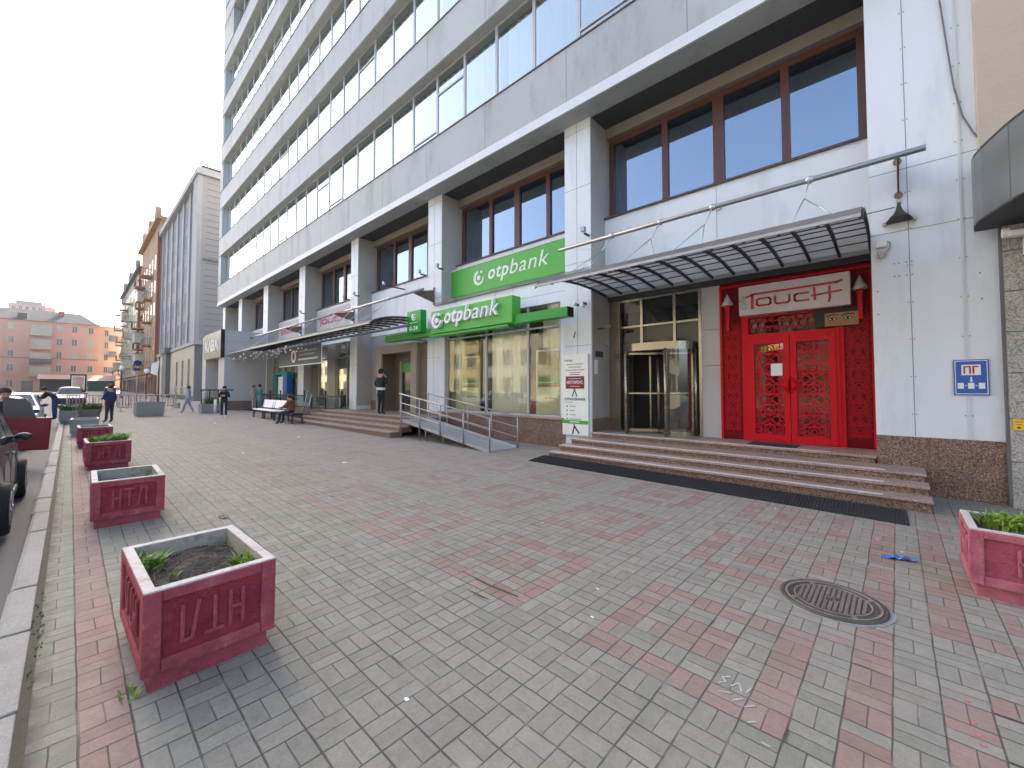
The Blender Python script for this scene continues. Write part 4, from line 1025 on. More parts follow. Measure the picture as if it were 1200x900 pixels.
w_ = MB().mat('alu'); w_.lathe((-2.95, 10.19, 5.95), [(.07, 0), (.07, .06)], 12, 'y'); w_.tube([(-2.95, 10.19, 5.95), (-4.7, 8.55, 5.33)], .01, 6); w_.tube([(-2.95, 10.19, 5.95), (-2.4, 8.55, 5.33)], .01, 6)
w_.tube([(-6.1, 9.5, 5.1), (-5.9, 8.6, 4.5)], .008, 6); w_.tube([(-6.2, 9.4, 5.5), (-5.6, 9.0, 5.3)], .007, 6); w_.build('stay_wire', None, rl)
rail(-18.35, -12.25, 'steel tube with triangular brackets above the cash machine recess', (-12.95, -19.5), [(-14.6, (-.6, .1)), (-16.3, (-.4, .2)), (-17.6, (-.3, .3))])
rail(-33.0, -19.8, 'long steel tube running along the glazed bays above the long canopy', (-26.3, -33.1), [(-22.0, (-.3, .3)), (-24.5, (-.3, .3)), (-28.5, (-.3, .3)), (-31, (-.3, .3))])
# small floodlights on the sills
fi = 0
for x_, lb in ((-6.0, 'small floodlight on the pillar right of the upper green sign'), (-12.4, 'small floodlight on the pillar left of the upper green sign'), (-13.55, 'small floodlight on the left side of that pillar, above the green hours sign'), (-16.2, 'small floodlight on the sill above the cash machine recess'), (-19.0, 'small floodlight on the right side of the pillar by the cafe panel'), (-20.1, 'small floodlight on the left side of the pillar by the cafe panel'), (-25.8, 'small floodlight on the right side of the pillar left of the cafe panel')):
    t = thing('floodlight', lb, 'floodlight', (x_, 9.3, 6.35), group='small floodlights along the arcade')
    z = 5.9 if x_ in (-6.0,) else 6.25
    MB().mat('zinc').box(x_ - .06, x_ + .06, 9.16, 9.26, z, z + .12).build('head', None, t)
    yy = 9.5 if x_ != -16.2 else 10.25
    MB().mat('dark_metal').box(x_ - .02, x_ + .02, 9.26, yy, z - .06, z - .01).build('arm', None, t)
# string lights under the long canopy
sl_ = thing('string_lights', 'strings of white bulbs hanging under the far end of the long canopy', 'string lights', (-28, 8, 4))
wr = MB().mat('dark_metal'); lr = random.Random(5)
bulb = MB().ball((0, 0, 0), .05, 8, 6)
bm_ = None
for row in range(4):
    pts = []
    for k in range(15):
        x_ = -32.4 + k * .78 + lr.uniform(-.15, .15); y_ = 7.15 + row * .45 + lr.uniform(-.1, .1); z_ = 3.82 - .10 * abs(math.sin(k * 1.3 + row)) - lr.uniform(0, .1)
        pts.append((x_, y_, z_))
        if bm_ is None: bm_ = bulb.build('bulb', 'bulb', sl_); bm_.location = Vector((x_, y_, z_)) - ORG[sl_]; bm_.data.transform(Matrix.Translation(ORG[sl_]))
        else: q = bm_.copy(); COL.objects.link(q); q.parent = sl_; q.location = Vector((x_, y_, z_)) - ORG[sl_]
    wr.tube(pts, .008, 5)
wr.build('wire', None, sl_)
bn = thing('banner', 'dark slate banner with an oval emblem hanging under the long canopy', 'banner', (-23.3, 8.3, 3.0))
n1 = MB().mat('banner'); n1.box(-26.2, -20.35, 8.28, 8.30, 3.0, 3.95); n1.mat('paper'); n1.box(-26.22, -20.33, 8.275, 8.305, 2.95, 3.0); n1.box(-20.36, -20.31, 8.275, 8.305, 3.0, 3.95)
n1.build('cloth', None, bn)
n2 = MB().mat('white'); ringxz(n2, -24.0, 3.47, .34, .10, 8.278, .004, 18); n2.mat('pink_text'); ringxz(n2, -24.0, 3.47, .22, .07, 8.276, .006, 14)
n2.mat('grey_text')
for z_, w0_, w1_ in ((3.66, -23.3, -20.9), (3.47, -23.2, -21.2)): n2.box(w0_, w1_, 8.274, 8.278, z_, z_ + .07)
n2.mat('white'); 
for k in range(16): n2.box(-23.3 + k * .16, -23.2 + k * .16, 8.274, 8.278, 3.22, 3.31)
n2.build('print', None, bn)

# fixtures on the white pillar
hn = thing('bell_bracket', 'flared dark metal bracket below a round stud on the white pillar', 'bracket', (.10, 9.45, 4.5))
h1 = MB().mat('dark_metal')
prof = [(-.175, 0), (-.13, .03), (-.075, .09), (-.045, .16), (-.03, .24), (.03, .24), (.045, .16), (.075, .09), (.13, .03), (.175, 0)]
h1.prism(prof, lambda p, q: (.10 + p, 9.40, 4.53 + q), lambda p, q: (.10 + p * .6, 9.20, 4.56 + q * .9)); h1.prism(prof, lambda p, q: (.10 + p, 9.40, 4.53 + q), lambda p, q: (.10 + p, 9.497, 4.53 + q))
h1.build('shade', None, hn)
h2 = MB().mat('steel')
for x_, z_ in ((-.085, 4.53), (.285, 4.54), (.10, 4.88)): h2.lathe((x_, 9.42, z_), [(.03, 0), (.03, .08)], 12, 'y')
h2.mat('dark_metal'); h2.tube([(.05, 9.42, 4.78), (-.30, 8.9, 4.60)], .008, 6)
h2.build('stud', None, hn)
cm_ = thing('security_camera', 'white dome security camera with a junction box beside the red portal', 'camera', (-.13, 9.45, 4.0))
MB().mat('white').box(-.20, -.06, 9.40, 9.498, 4.14, 4.25).build('junction_box', None, cm_, bevel=.008)
MB().lathe((-.13, 9.42, 4.02), [(.02, -.07), (.06, -.03), (.065, .02), (.06, .05), (.03, .08)], 16).build('dome', 'white_dirty', cm_)
MB().tube([(-.06, 9.46, 4.24), (-.02, 9.46, 4.2), (-.03, 9.46, 4.10), (-.09, 9.45, 4.05)], .006, 6).build('cord', 'dark_metal', cm_)
cc = MB().tube([(.64, 9.47, 9.0), (.66, 9.47, 8.0), (.73, 9.47, 7.1), (.78, 9.46, 6.5), (.86, 9.46, 6.0), (.96, 9.45, 5.7), (1.02, 9.42, 5.55)], .012, 6)
tag(cc.build('cable', 'joint'), 'thin grey cable sagging down the top of the white pillar', 'cable')
c3 = thing('security_camera', 'two small white cameras on brackets at the pillar right of the big bank sign', 'camera', (-6.15, 9.4, 3.9))
for x_ in (-6.35, -6.10): MB().mat('white').lathe((x_, 9.25, 3.95 - (x_ + 6.1) * .3), [(.05, 0), (.055, .1)], 12, 'y').mat('dark_metal').box(x_ - .015, x_ + .015, 9.35, 9.5, 3.99, 4.05).build('head', None, c3)
MB().mat('rust_metal').bar((-6.42, 9.44, 3.28), (-6.30, 9.2, 3.10), .03, .03).build('arm', None, c3)
bq = MB().lathe((-20.0, 9.2, 3.75), [(.06, -.06), (.11, 0), (.08, .12), (.03, .16)], 14)
tag(bq.build('dome_camera', 'palecloth'), 'pale dome camera under the canopy beside the banner', 'camera')

# ------------------------------------------------------------------ steps
def steps(name, label, treads, x0, x1, mat='granite_step', strip=None):
    t = thing(name, label, 'steps', ((x0 + x1) / 2, treads[0][0], 0))
    for i, (y, z, xa, xb) in enumerate(treads):
        y1 = treads[i + 1][0] + .04 if i + 1 < len(treads) else y + 1.3
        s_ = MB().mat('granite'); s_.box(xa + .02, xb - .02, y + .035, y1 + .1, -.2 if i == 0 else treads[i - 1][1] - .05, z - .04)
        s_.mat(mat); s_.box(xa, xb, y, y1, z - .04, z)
        if strip and i < len(strip): s_.mat('nosing'); s_.box(xa + .05, strip[i], y + .012, y + .085, z, z + .007)
        s_.build('step', None, t, bevel=.006)
    return t
steps('entrance_steps', 'broad granite steps with metal nosings before the red portal', [(8.10, .175, -6.35, .335), (8.42, .31, -6.25, .32), (8.78, .44, -6.15, .30), (9.42, .57, -5.93, -.275)], -6.3, .3, strip=[-.18, -.17, -.16, -.9])
MB().mat('dark_interior')
tag(MB().mat('rubber').box(-2.3, -1.45, 9.55, 10.1, .571, .583).build('door_mat', None), 'thin dark door mat at the foot of the red double door', 'mat')
steps('side_steps', 'granite steps leading to the cash machine recess', [(7.15, .30, -21.2, -12.15), (7.50, .44, -20.8, -12.12), (7.86, .58, -20.4, -12.10), (8.22, .72, -20.0, -12.05)], -20, -12)
pf = MB().mat('granite_step'); pf.box(-20.0, -12.05, 9.4, 10.3, .2, .719); pf.mat('granite'); pf.box(-32.6, -20.0, 9.0, 10.6, .1, .62); pf.mat('rubber'); pf.box(-32.7, -20.0, 8.2, 9.0, .1, .32)
tag(pf.build('terrace', None, bevel=.005), 'low granite terrace along the glazed bays behind the benches', 'terrace')

# ribbed rubber mat
rm = MB().mat('rubber')
def matpt(x, y, z): return (x, y, gz(x) + z)
bx = [(-6.25, 7.28), (.08, 7.22), (.06, 8.06), (-6.45, 8.12)]
rm.prism(bx, lambda p, q: matpt(p, q, .002), lambda p, q: matpt(p, q, .012))
for k in range(150):
    f = (k + .5) / 150; xa = -6.25 + f * 6.33; xb = -6.45 + f * 6.51
    rm.bar(matpt(xa, 7.25, .016), matpt(xb, 8.08, .016), .016, .012)
tag(rm.build('rubber_mat', None), 'long ribbed black rubber mat along the foot of the granite steps', 'mat')

# ramp
rp = thing('wheelchair_ramp', 'grey steel wheelchair ramp with tube railings beside the bank window', 'ramp', (-9.8, 8, 0))
XA, XB = -11.95, -7.75
def rz(x): return .70 + (x - XA) / (XB - XA) * (.09 - .70)
dk = MB().mat('zinc'); dk.prism([(XA, rz(XA)), (XB, rz(XB)), (XB, rz(XB) - .05), (XA, rz(XA) - .05)], lambda p, q: (p, 7.5, q), lambda p, q: (p, 8.5, q))
dk.prism([(XA, rz(XA) + .04), (XB, rz(XB) + .04), (XB, rz(XB) - .06), (XA, rz(XA) - .06)], lambda p, q: (p, 7.48, q), lambda p, q: (p, 7.5, q))
dk.prism([(XA, rz(XA) + .04), (XB, rz(XB) + .04), (XB, rz(XB) - .06), (XA, rz(XA) - .06)], lambda p, q: (p, 8.5, q), lambda p, q: (p, 8.52, q))
dk.box(-12.1, XA, 7.5, 9.4, .66, .70)
dk.build('deck', None, rp)
for y_, off in ((7.46, 0), (8.54, 0)):
    r_ = MB().mat('steel')
    hi = .86
    for hh in (hi, .56, .28): r_.tube([(XA - (.1 if hh == hi else 0), y_, rz(XA) + hh), (XB + .0, y_, rz(XB) + hh)], .022 if hh == hi else .014, 8)
    for k in range(5):
        x_ = XA + (XB - XA) * k / 4; r_.tube([(x_, y_, (gz(x_) if k in (0, 1) else rz(x_) - .06)), (x_, y_, rz(x_) + hi)], .02, 8)
    r_.build('railing', None, rp)
sp_ = MB().mat('steel')
for x_ in (-10.8, -9.9): sp_.tube([(x_, 7.62, gz(x_)), (x_, 7.62, rz(x_) - .05)], .02, 8); sp_.tube([(x_, 8.4, gz(x_)), (x_, 8.4, rz(x_) - .05)], .02, 8)
sp_.build('leg', None, rp)

# glass balustrade, posts, kiosk in front of the glazed bays
bg_ = thing('glass_balustrade', 'glass balustrade with dark rails on the terrace by the benches', 'balustrade', (-25, 9.1, .6))
b_ = MB().mat('dark_metal')
for xa, xb in ((-23.6, -19.95), (-32.4, -24.6)):
    n = max(1, int((xb - xa) / 1.8))
    for k in range(n + 1): x_ = xa + (xb - xa) * k / n; b_.box(x_ - .03, x_ + .03, 9.07, 9.13, .62, 1.62)
    b_.box(xa, xb, 9.06, 9.14, 1.28, 1.36); b_.box(xa, xb, 9.08, 9.12, .68, .73)
b_.build('frame', None, bg_)
gq = MB()
for xa, xb in ((-23.6, -19.95), (-32.4, -24.6)): gq.quad((xa, 9.1, .72), (xb, 9.1, .72), (xb, 9.1, 1.28), (xa, 9.1, 1.28))
gq.build('pane', 'glass_clear', bg_, fixn=False)
for k, x_ in enumerate((-22.5, -21.9)):
    a_ = MB().mat('steel'); a_.tube([(x_, 8.6, .3), (x_, 8.35, .35), (x_, 8.2, .6), (x_, 8.35, .9), (x_, 8.5, 1.6)], .03, 8)
    tag(a_.build('door_handrail', None), ('curved steel handrail post nearer the seated man' if k == 0 else 'curved steel handrail post nearer the granite steps'), 'handrail', 'handrail posts at the glazed door')
ks = thing('kiosk', 'blue freestanding display kiosk behind the glass balustrade', 'kiosk', (-28.6, 9.4, .62))
k1 = MB().mat('tealcloth'); k1.box(-30.1, -27.9, 9.25, 9.6, 2.62, 2.80); k1.box(-30.1, -30.0, 9.25, 9.6, 1.0, 2.62); k1.mat('blue_sign'); k1.box(-28.6, -27.9, 9.25, 9.6, .62, 2.62); k1.build('frame', None, ks)
k2 = MB().mat('paper'); k2.box(-29.9, -28.7, 9.40, 9.5, 1.2, 2.5); k2.build('shelf', None, ks)

# ------------------------------------------------------------------ building on the right
rb_ = thing('right_building', 'beige plastered building with grey granite base at the right edge', 'building', (3, 9.5, 0))
r1 = MB().mat('grey_granite')
zs = [0, .66, 1.28, 1.95, 2.55, 3.15, 3.75, 4.3]
for z0_, z1_ in zip(zs[:-1], zs[1:]):
    for x0_, x1_ in ((1.20, 2.1), (2.11, 3.1), (3.11, 6.0)): r1.box(x0_, x1_ - .004, 9.36, 9.8, z0_ + .006 - (.2 if z0_ == 0 else 0), z1_ - .006)
r1.mat('joint'); r1.box(1.17, 6, 9.40, 9.8, -.2, 4.3)
r1.build('stone_base', None, rb_)
r2 = MB().mat('beige'); r2.box(1.0, 9, 9.28, 16, 4.3, 22); r2.build('wall', None, rb_)
r3 = MB().mat('marquee')
cv = [(.93, 9.40), (.905, 9.20), (.91, 9.0), (.955, 8.75), (1.03, 8.48), (1.13, 8.15), (1.30, 7.75), (1.6, 7.35), (2.1, 7.05), (2.9, 6.9), (5, 6.9)]
for (xa, ya), (xb, yb) in zip(cv[:-1], cv[1:]):
    r3.quad((xa, ya, 4.12), (xb, yb, 4.12), (xb, yb, 5.15), (xa, ya, 5.15), True)
r3.mat('joint')
for x_, y_ in (cv[5], cv[7]): r3.box(x_ - .006, x_ + .002, y_ - .006, y_ + .004, 4.12, 5.15)
r3.mat('soffit'); r3.prism(cv + [(5, 9.4)], lambda p, q: (p, q, 4.12), lambda p, q: (p, q, 4.15)); r3.prism(cv + [(5, 9.4)], lambda p, q: (p, q, 5.12), lambda p, q: (p, q, 5.16))
r3.build('marquee', None, rb_, fixn=False)
aw = thing('awning_box', 'white folded awning cassette under the curved marquee', 'awning', (1.6, 9.1, 3.9))
a1 = MB().mat('white'); a1.box(1.22, 3.2, 9.02, 9.14, 3.88, 3.96); a1.box(1.30, 3.2, 9.14, 9.35, 3.92, 3.99); a1.lathe((1.16, 9.1, 3.95), [(.07, 0), (.07, .08)], 12, 'x'); a1.build('cassette', None, aw, bevel=.01)
a2 = MB().mat('white'); a2.box(1.36, 1.60, 9.0, 9.2, 3.62, 3.87); a2.build('motor_box', None, aw, bevel=.01)
y_ = thing('warning_sticker', 'small yellow sticker with dark marks on the granite base at the right edge', 'sticker', (1.27, 9.35, 1.1))
y1_ = MB().mat('yellow'); y1_.box(1.225, 1.335, 9.352, 9.357, 1.12, 1.28); y1_.build('sheet', None, y_)
y2_ = MB().mat('dark_text'); y2_.box(1.245, 1.315, 9.349, 9.352, 1.235, 1.245); y2_.box(1.25, 1.31, 9.349, 9.352, 1.20, 1.207); y2_.lathe((1.28, 9.349, 1.16), [(.018, 0), (.018, .003)], 10, 'y'); y2_.build('print', None, y_)

# ------------------------------------------------------------------ planters
def make_planter(label, loc, rz=0, body='planter_red', panel='planter_panel', flip=False, L=.97, W=.67, Hh=.55, soil=.10, rim='white_dirty', group='concrete planters along the kerb', letters=True, cat='planter'):
    t = thing('planter', label, cat, (0, 0, 0), group)
    lx, wy = L / 2, W / 2
    MB().mat(body).box(-lx + .035, lx - .035, -wy + .035, wy - .035, -.03, .13).build('base', None, t, bevel=.01)
    b = MB().mat(body); z0, z1 = .10, Hh
    th = .055
    for x0, x1, y0, y1 in ((-lx + .02, -lx + th, -wy + .02, wy - .02), (lx - th, lx - .02, -wy + .02, wy - .02), (-lx + th, lx - th, -wy + .02, -wy + th), (-lx + th, lx - th, wy - th, wy - .02)):
        b.box(x0, x1, y0, y1, z0, z1 - .004)
    b.box(-lx + th, lx - th, -wy + th, wy - th, z0, z0 + .05)
    bw_ = .085
    faces = [(lx, W, lambda u, w, d: (lx - .02 + d, u, w)), (-lx, W, lambda u, w, d: (-lx + .02 - d, -u, w)), (-wy, L, lambda u, w, d: (u, -wy + .02 - d, w)), (wy, L, lambda u, w, d: (-u, wy - .02 + d, w))]
    for _, LL, f in faces:
        pn = MB().mat(panel); lt = MB().mat(body)
        h = LL / 2
        for (ua, ub, wa, wb) in ((-h + .001, -h + bw_, z0 + .001, z1 - .002), (h - bw_, h - .001, z0 + .001, z1 - .002), (-h + bw_, h - bw_, z0 + .001, z0 + .075), (-h + bw_, h - bw_, z1 - .065, z1 - .002)):
            # chamfered frame bars
            b.prism([(ua, wa), (ub, wa), (ub, wb), (ua, wb)], lambda p, q: f(p, q, 0), lambda p, q: f(p, q, .02))
        pn.prism([(-h + bw_, z0 + .075), (h - bw_, z0 + .075), (h - bw_, z1 - .065), (-h + bw_, z1 - .065)], lambda p, q: f(p, q, -.001), lambda p, q: f(p, q, .003))
        if letters:
            lh = .20; cz = (z0 + z1) / 2 + .005; s = LL / .67 * .95
            segs = [((-.155, 1), (-.155, -1)), ((-.085, 1), (-.085, -1)), ((-.155, 0), (-.085, 0)),
                    ((-.045, 1), (.045, 1)), ((0, 1), (0, -1)),
                    ((.085, -1), (.115, 1)), ((.115, 1), (.165, 1)), ((.165, 1), (.165, -1))]
            for (a, c), (e, g) in segs:
                p0, p1 = (a * s, cz + c * lh / 2), (e * s, cz + g * lh / 2)
                if flip: p0, p1 = (-p0[0], 2 * cz - p0[1]), (-p1[0], 2 * cz - p1[1])
                dx, dz = p1[0] - p0[0], p1[1] - p0[1]; q = math.hypot(dx, dz); nx, nz = -dz / q * .0105, dx / q * .0105; ex, ez = dx / q * .008, dz / q * .008
                lt.prism([(p0[0] - ex + nx, p0[1] - ez + nz), (p1[0] + ex + nx, p1[1] + ez + nz), (p1[0] + ex - nx, p1[1] + ez - nz), (p0[0] - ex - nx, p0[1] - ez - nz)], lambda p, q_: f(p, q_, .003), lambda p, q_: f(p, q_, .019))
        pn.build('panel', None, t)
        if letters: lt.build('lettering', None, t, bevel=.004)
    b.build('body', None, t, bevel=.007)
    r_ = MB().mat(rim); zt = z1 - .004
    for x0, x1, y0, y1 in ((-lx + .004, -lx + th + .002, -wy + .004, wy - .004), (lx - th - .002, lx - .004, -wy + .004, wy - .004), (-lx + th + .002, lx - th - .002, -wy + .004, -wy + th + .002), (-lx + th + .002, lx - th - .002, wy - th - .002, wy - .004)):
        r_.box(x0, x1, y0, y1, zt, zt + .010)
    r_.mat('inner_concrete')
    for x0, x1, y0, y1 in ((-lx + th, -lx + th + .004, -wy + th, wy - th), (lx - th - .004, lx - th, -wy + th, wy - th), (-lx + th + .004, lx - th - .004, -wy + th, -wy + th + .004), (-lx + th + .004, lx - th - .004, wy - th - .004, wy - th)): r_.box(x0, x1, y0, y1, z0 + .05, zt + .004)
    r_.build('rim', None, t)
    # soil with an uneven surface
    so_ = MB().mat('soil'); big_ = abs(loc[0]) < 5; nx_, ny_ = (56, 38) if big_ else (22, 16); sr = random.Random(int(loc[0] * 100) + 5)
    from mathutils import noise as mn
    def sh_(i, j):
        x_, y_ = i / nx_ * L, j / ny_ * W
        return z1 - soil + .045 * mn.noise((x_ * 5, y_ * 5, loc[0])) + .030 * abs(mn.noise((x_ * 16, y_ * 16, 3))) + .022 * abs(mn.noise((x_ * 40, y_ * 40, 7))) + .03 * math.exp(-((x_ / L - .35) ** 2 + (y_ / W - .6) ** 2) * 12)
    hts = [[sh_(i, j) for j in range(ny_ + 1)] for i in range(nx_ + 1)]
    X = lambda i: -lx + th + (L - 2 * th) * i / nx_
    Y = lambda j: -wy + th + (W - 2 * th) * j / ny_
    base = so_.addv([(X(i), Y(j), hts[i][j]) for i in range(nx_ + 1) for j in range(ny_ + 1)])
    for i in range(nx_):
        for j in range(ny_):
            k = base + i * (ny_ + 1) + j; so_.face([k, k + ny_ + 1, k + ny_ + 2, k + 1], True)
    so_.mat('twig')
    for k in range(260 if abs(loc[0]) < 5 else 20):
        x_, y_ = sr.uniform(-lx + .1, lx - .1), sr.uniform(-wy + .1, wy - .1); an = sr.uniform(0, PI); l_ = sr.uniform(.02, .07); z_ = z1 - soil + sr.uniform(.03, .06)
        so_.bar((x_, y_, z_), (x_ + l_ * math.cos(an), y_ + l_ * math.sin(an), z_ + sr.uniform(-.015, .015)), .003, .003)
    so_.build('soil', None, t)
    t.location = loc; t.rotation_euler = (0, math.atan(SL), rz)
    return t

def leafy(name, label, loc, spread, n, hgt, mat='leaf', width=.012, group=None, seed=0, droop=.6, cat='plant', ell=(1, 1)):
    r = random.Random(seed); mb = MB()
    for k in range(n):
        a = r.uniform(0, 2 * PI); q = math.sqrt(r.random()) * spread; x, y = q * math.cos(a) * ell[0], q * math.sin(a) * ell[1]
        d = r.uniform(0, 2 * PI); h = hgt * r.uniform(.55, 1.1); ln = h * r.uniform(.35, droop + .2); w = width * r.uniform(.7, 1.4)
        dx, dy = math.cos(d), math.sin(d); px, py = -dy * w / 2, dx * w / 2
        prev = None; N = 5
        for s in range(N + 1):
            f = s / N; cx, cy, cz = x + dx * ln * f * f, y + dy * ln * f * f, h * (f * 1.25 - .35 * f * f * (1 + droop * .6))
            ww = (1 - f) ** .6 * (.5 + 1.2 * min(f * 3, 1)) / 1.4
            cur = ((cx - px * ww, cy - py * ww, cz), (cx + px * ww, cy + py * ww, cz + w * .15))
            if prev: mb.quad(prev[0], prev[1], cur[1], cur[0], True)
            prev = cur
    o = mb.build(name, mat, None, fixn=False); o.location = loc
    tag(o, label, cat, group); return o

P1 = (-3.545, .625)
make_planter('dark red planter in the foreground with upside-down raised letters and bare soil', (P1[0], P1[1], gz(P1[0])), R(1.5), flip=True, soil=.13, Hh=.56)
leafy('plant', 'tuft of fresh green leaves at the far left corner of the foreground planter', (-3.80, .40, gz(-3.8) + .42), .08, 90, .15, width=.024, seed=1, group='green tufts in the foreground planter')
leafy('plant', 'tuft of fresh green leaves at the right end of the foreground planter', (-3.35, .87, gz(-3.35) + .43), .075, 90, .13, width=.02, seed=2, group='green tufts in the foreground planter')
leafy('plant', 'small low green tuft at the near left corner of the foreground planter', (-3.28, .40, gz(-3.3) + .42), .04, 30, .09, width=.018, seed=3, group='green tufts in the foreground planter')
leafy('plant', 'tiny green sprout in the middle of the soil of the foreground planter', (-3.52, .50, gz(-3.5) + .43), .03, 12, .06, width=.014, seed=4, group='green tufts in the foreground planter')
make_planter('second dark red planter from the camera, almost empty with one leafy corner', (-7.42, .545, gz(-7.42)), R(-1), soil=.16)
leafy('plant', 'green leafy tuft at the right corner of the second red planter', (-7.12, .74, gz(-7.1) + .40), .08, 70, .20, width=.022, seed=5, group='green plants in the kerbside planters')
make_planter('third dark red planter from the camera, filled with bright green leaves', (-12.15, .565, gz(-12.15)), R(1), soil=.08)
leafy('plant', 'dense bright green leaves filling the third red planter', (-12.15, .55, gz(-12.15) + .46), .34, 520, .22, width=.02, seed=6, group='green plants in the kerbside planters', ell=(1.1, .75))
leafy('plant', 'taller green clump at the right side of the third red planter', (-12.0, .74, gz(-12.15) + .47), .14, 160, .28, width=.02, seed=16, group='green plants in the kerbside planters')
make_planter('fourth dark red planter from the camera, with soil only', (-16.25, .50, gz(-16.25)), R(1), soil=.08)
make_planter('bare grey concrete planter behind the fourth red planter', (-20.0, .38, gz(-20)), R(-2), body='concrete', panel='concrete', soil=.15, rim='white_dirty', letters=False)
make_planter('mossy grey-green concrete planter holding bushy shoots', (-27.0, .62, gz(-27)), R(2), body='concrete_green', panel='concrete_green', soil=.06, rim='concrete_green', letters=False)
leafy('plant', 'bushy green and dry shoots in the mossy grey-green planter', (-27.0, .62, gz(-27) + .5), .42, 230, .42, mat='leaf_dark', width=.035, seed=7, group='green plants in the kerbside planters')
make_planter('pale grey planter standing at the kerb beside the bushy mossy planter', (-26.2, -.02, gz(-26.2)), R(4), body='concrete', panel='concrete', soil=.08, L=.9, W=.5, letters=False, rim='concrete')
leafy('plant', 'grey-green shrub in the pale planter at the kerb', (-26.2, -.02, gz(-26.2) + .5), .25, 130, .42, mat='leaf_dark', width=.03, seed=8, group='green plants in the kerbside planters')
make_planter('small red planter far away beside the man in the navy jacket', (-35.0, 1.0, gz(-35)), R(0), soil=.05, letters=False)
make_planter('dark red planter cut by the right edge of the photo, with green leaves and pebbles', (.895, 5.55, gz(.9)), R(0), body='planter_pink', panel='planter_panel_pink', soil=.07, W=.74, group='concrete planters along the kerb')
leafy('plant', 'dense green leaves at the left end of the right-hand red planter', (.68, 5.60, .47), .17, 300, .19, width=.017, seed=9, group='leafy plants in the right-hand planter')
leafy('plant', 'green leaves in the middle of the right-hand red planter', (1.0, 5.66, .47), .17, 260, .19, width=.017, seed=10, group='leafy plants in the right-hand planter')
leafy('plant', 'green leaves at the far right end of the right-hand red planter', (1.25, 5.55, .47), .12, 160, .18, width=.017, seed=12, group='leafy plants in the right-hand planter')
pbr = random.Random(4)
for k, (x_, y_) in enumerate(((.80, 5.38), (.92, 5.33), (1.02, 5.36), (.98, 5.42))):
    q = MB().ball((x_, y_, .505), .022 + .006 * pbr.random(), 8, 5, (1.3, 1, .7)); tag(q.build('pebble', 'pebble'), 'white pebble on the soil at the front of the right-hand planter', 'pebble', 'white pebbles in the right-hand planter')
make_planter('big weathered grey concrete planter standing alone on the far pavement', (-29.6, 2.95, gz(-29.6)), R(3), body='concrete', panel='concrete', L=.9, W=1.15, Hh=.75, soil=.04, letters=False, rim='concrete', group='weathered planters on the far pavement')
make_planter('grey planter with a trellis screen before the projecting white block', (-30.4, 5.8, gz(-30.4)), R(0), body='concrete', panel='concrete', L=.9, W=.95, Hh=.55, soil=.04, letters=False, rim='concrete', group='weathered planters on the far pavement')
tr = MB().mat('dark_metal')
for y_ in (5.35, 5.75, 6.2): tr.box(-30.45, -30.40, y_, y_ + .05, .7, 1.62)
tr.box(-30.46, -30.39, 5.3, 7.0, 1.60, 1.68)
for k in range(12): tr.box(-30.43, -30.42, 5.4 + k * .07, 5.415 + k * .07, .8, 1.58)
tag(tr.build('trellis', None), 'dark metal trellis rising from the grey planter by the white block', 'trellis')
leafy('plant', 'thin green climber on the dark trellis by the white block', (-30.3, 5.9, .75), .35, 160, .6, mat='leaf_dark', width=.03, seed=20)
for k, y_ in enumerate((5.98, 6.45)):
    q = MB().lathe((-29.9, y_, gz(-30)), [(.09, 0), (.09, .75), (.06, .82)], 12)
    tag(q.build('bollard', 'white'), ('white bollard beside the grey planter with the trellis' if k == 0 else 'pale yellow-topped bollard close to the person in the black hoodie'), 'bollard', 'pale bollards')

# weeds at planter foot and kerb
leafy('weed', 'small weeds growing at the kerb side of the foreground planter', (-3.12, .27, gz(-3.1)), .07, 22, .05, mat='leaf', width=.012, seed=30, cat='weed', ell=(1.2, .7))
leafy('weed', 'green moss and weeds in the joint beside the kerb', (-4.4, -.11, gz(-4.4)), .3, 60, .02, mat='leaf_dark', width=.014, seed=31, cat='weed', ell=(3, .1))

# ------------------------------------------------------------------ manhole cover and litter
mh = thing('manhole_cover', 'round cast iron manhole cover with a waffle pattern set in the pavers', 'manhole cover', (-.425, 4.26, 0))
mc = Vector((-.425, 4.26, .004))
m1 = MB().mat('iron'); m1.lathe(mc, [(.35, 0), (.35, .012), (.325, .016), (.318, .009), (0.001, .009)], 48); m1.build('plate', None, mh)
m2 = MB().mat('iron_light'); 
def flatring(mb, r0, r1, z0, z1, n=48):
    for k in range(n):
        a0, a1 = 2 * PI * k / n, 2 * PI * (k + 1) / n
        mb.prism([(r0 * math.cos(a0), r0 * math.sin(a0)), (r1 * math.cos(a0), r1 * math.sin(a0)), (r1 * math.cos(a1), r1 * math.sin(a1)), (r0 * math.cos(a1), r0 * math.sin(a1))], lambda p, q: (mc.x + p, mc.y + q, z0), lambda p, q: (mc.x + p, mc.y + q, z1))
flatring(m2, .30, .315, .010, .020); flatring(m2, .245, .255, .010, .019)
for i in range(-7, 8):
    for j in range(-7, 8):
        x_, y_ = i * .034, j * .034
        if math.hypot(x_, y_) < .238 and not (abs(x_) < .05 and abs(y_) < .04):
            m2.box(mc.x + x_ - .0105, mc.x + x_ + .0105, mc.y + y_ - .0105, mc.y + y_ + .0105, .011, .022)
for a_ in range(4):
    t_ = a_ * PI / 2 + .6; m2.bar((mc.x + .262 * math.cos(t_), mc.y + .262 * math.sin(t_), .016), (mc.x + .295 * math.cos(t_), mc.y + .295 * math.sin(t_), .016), .03, .008)
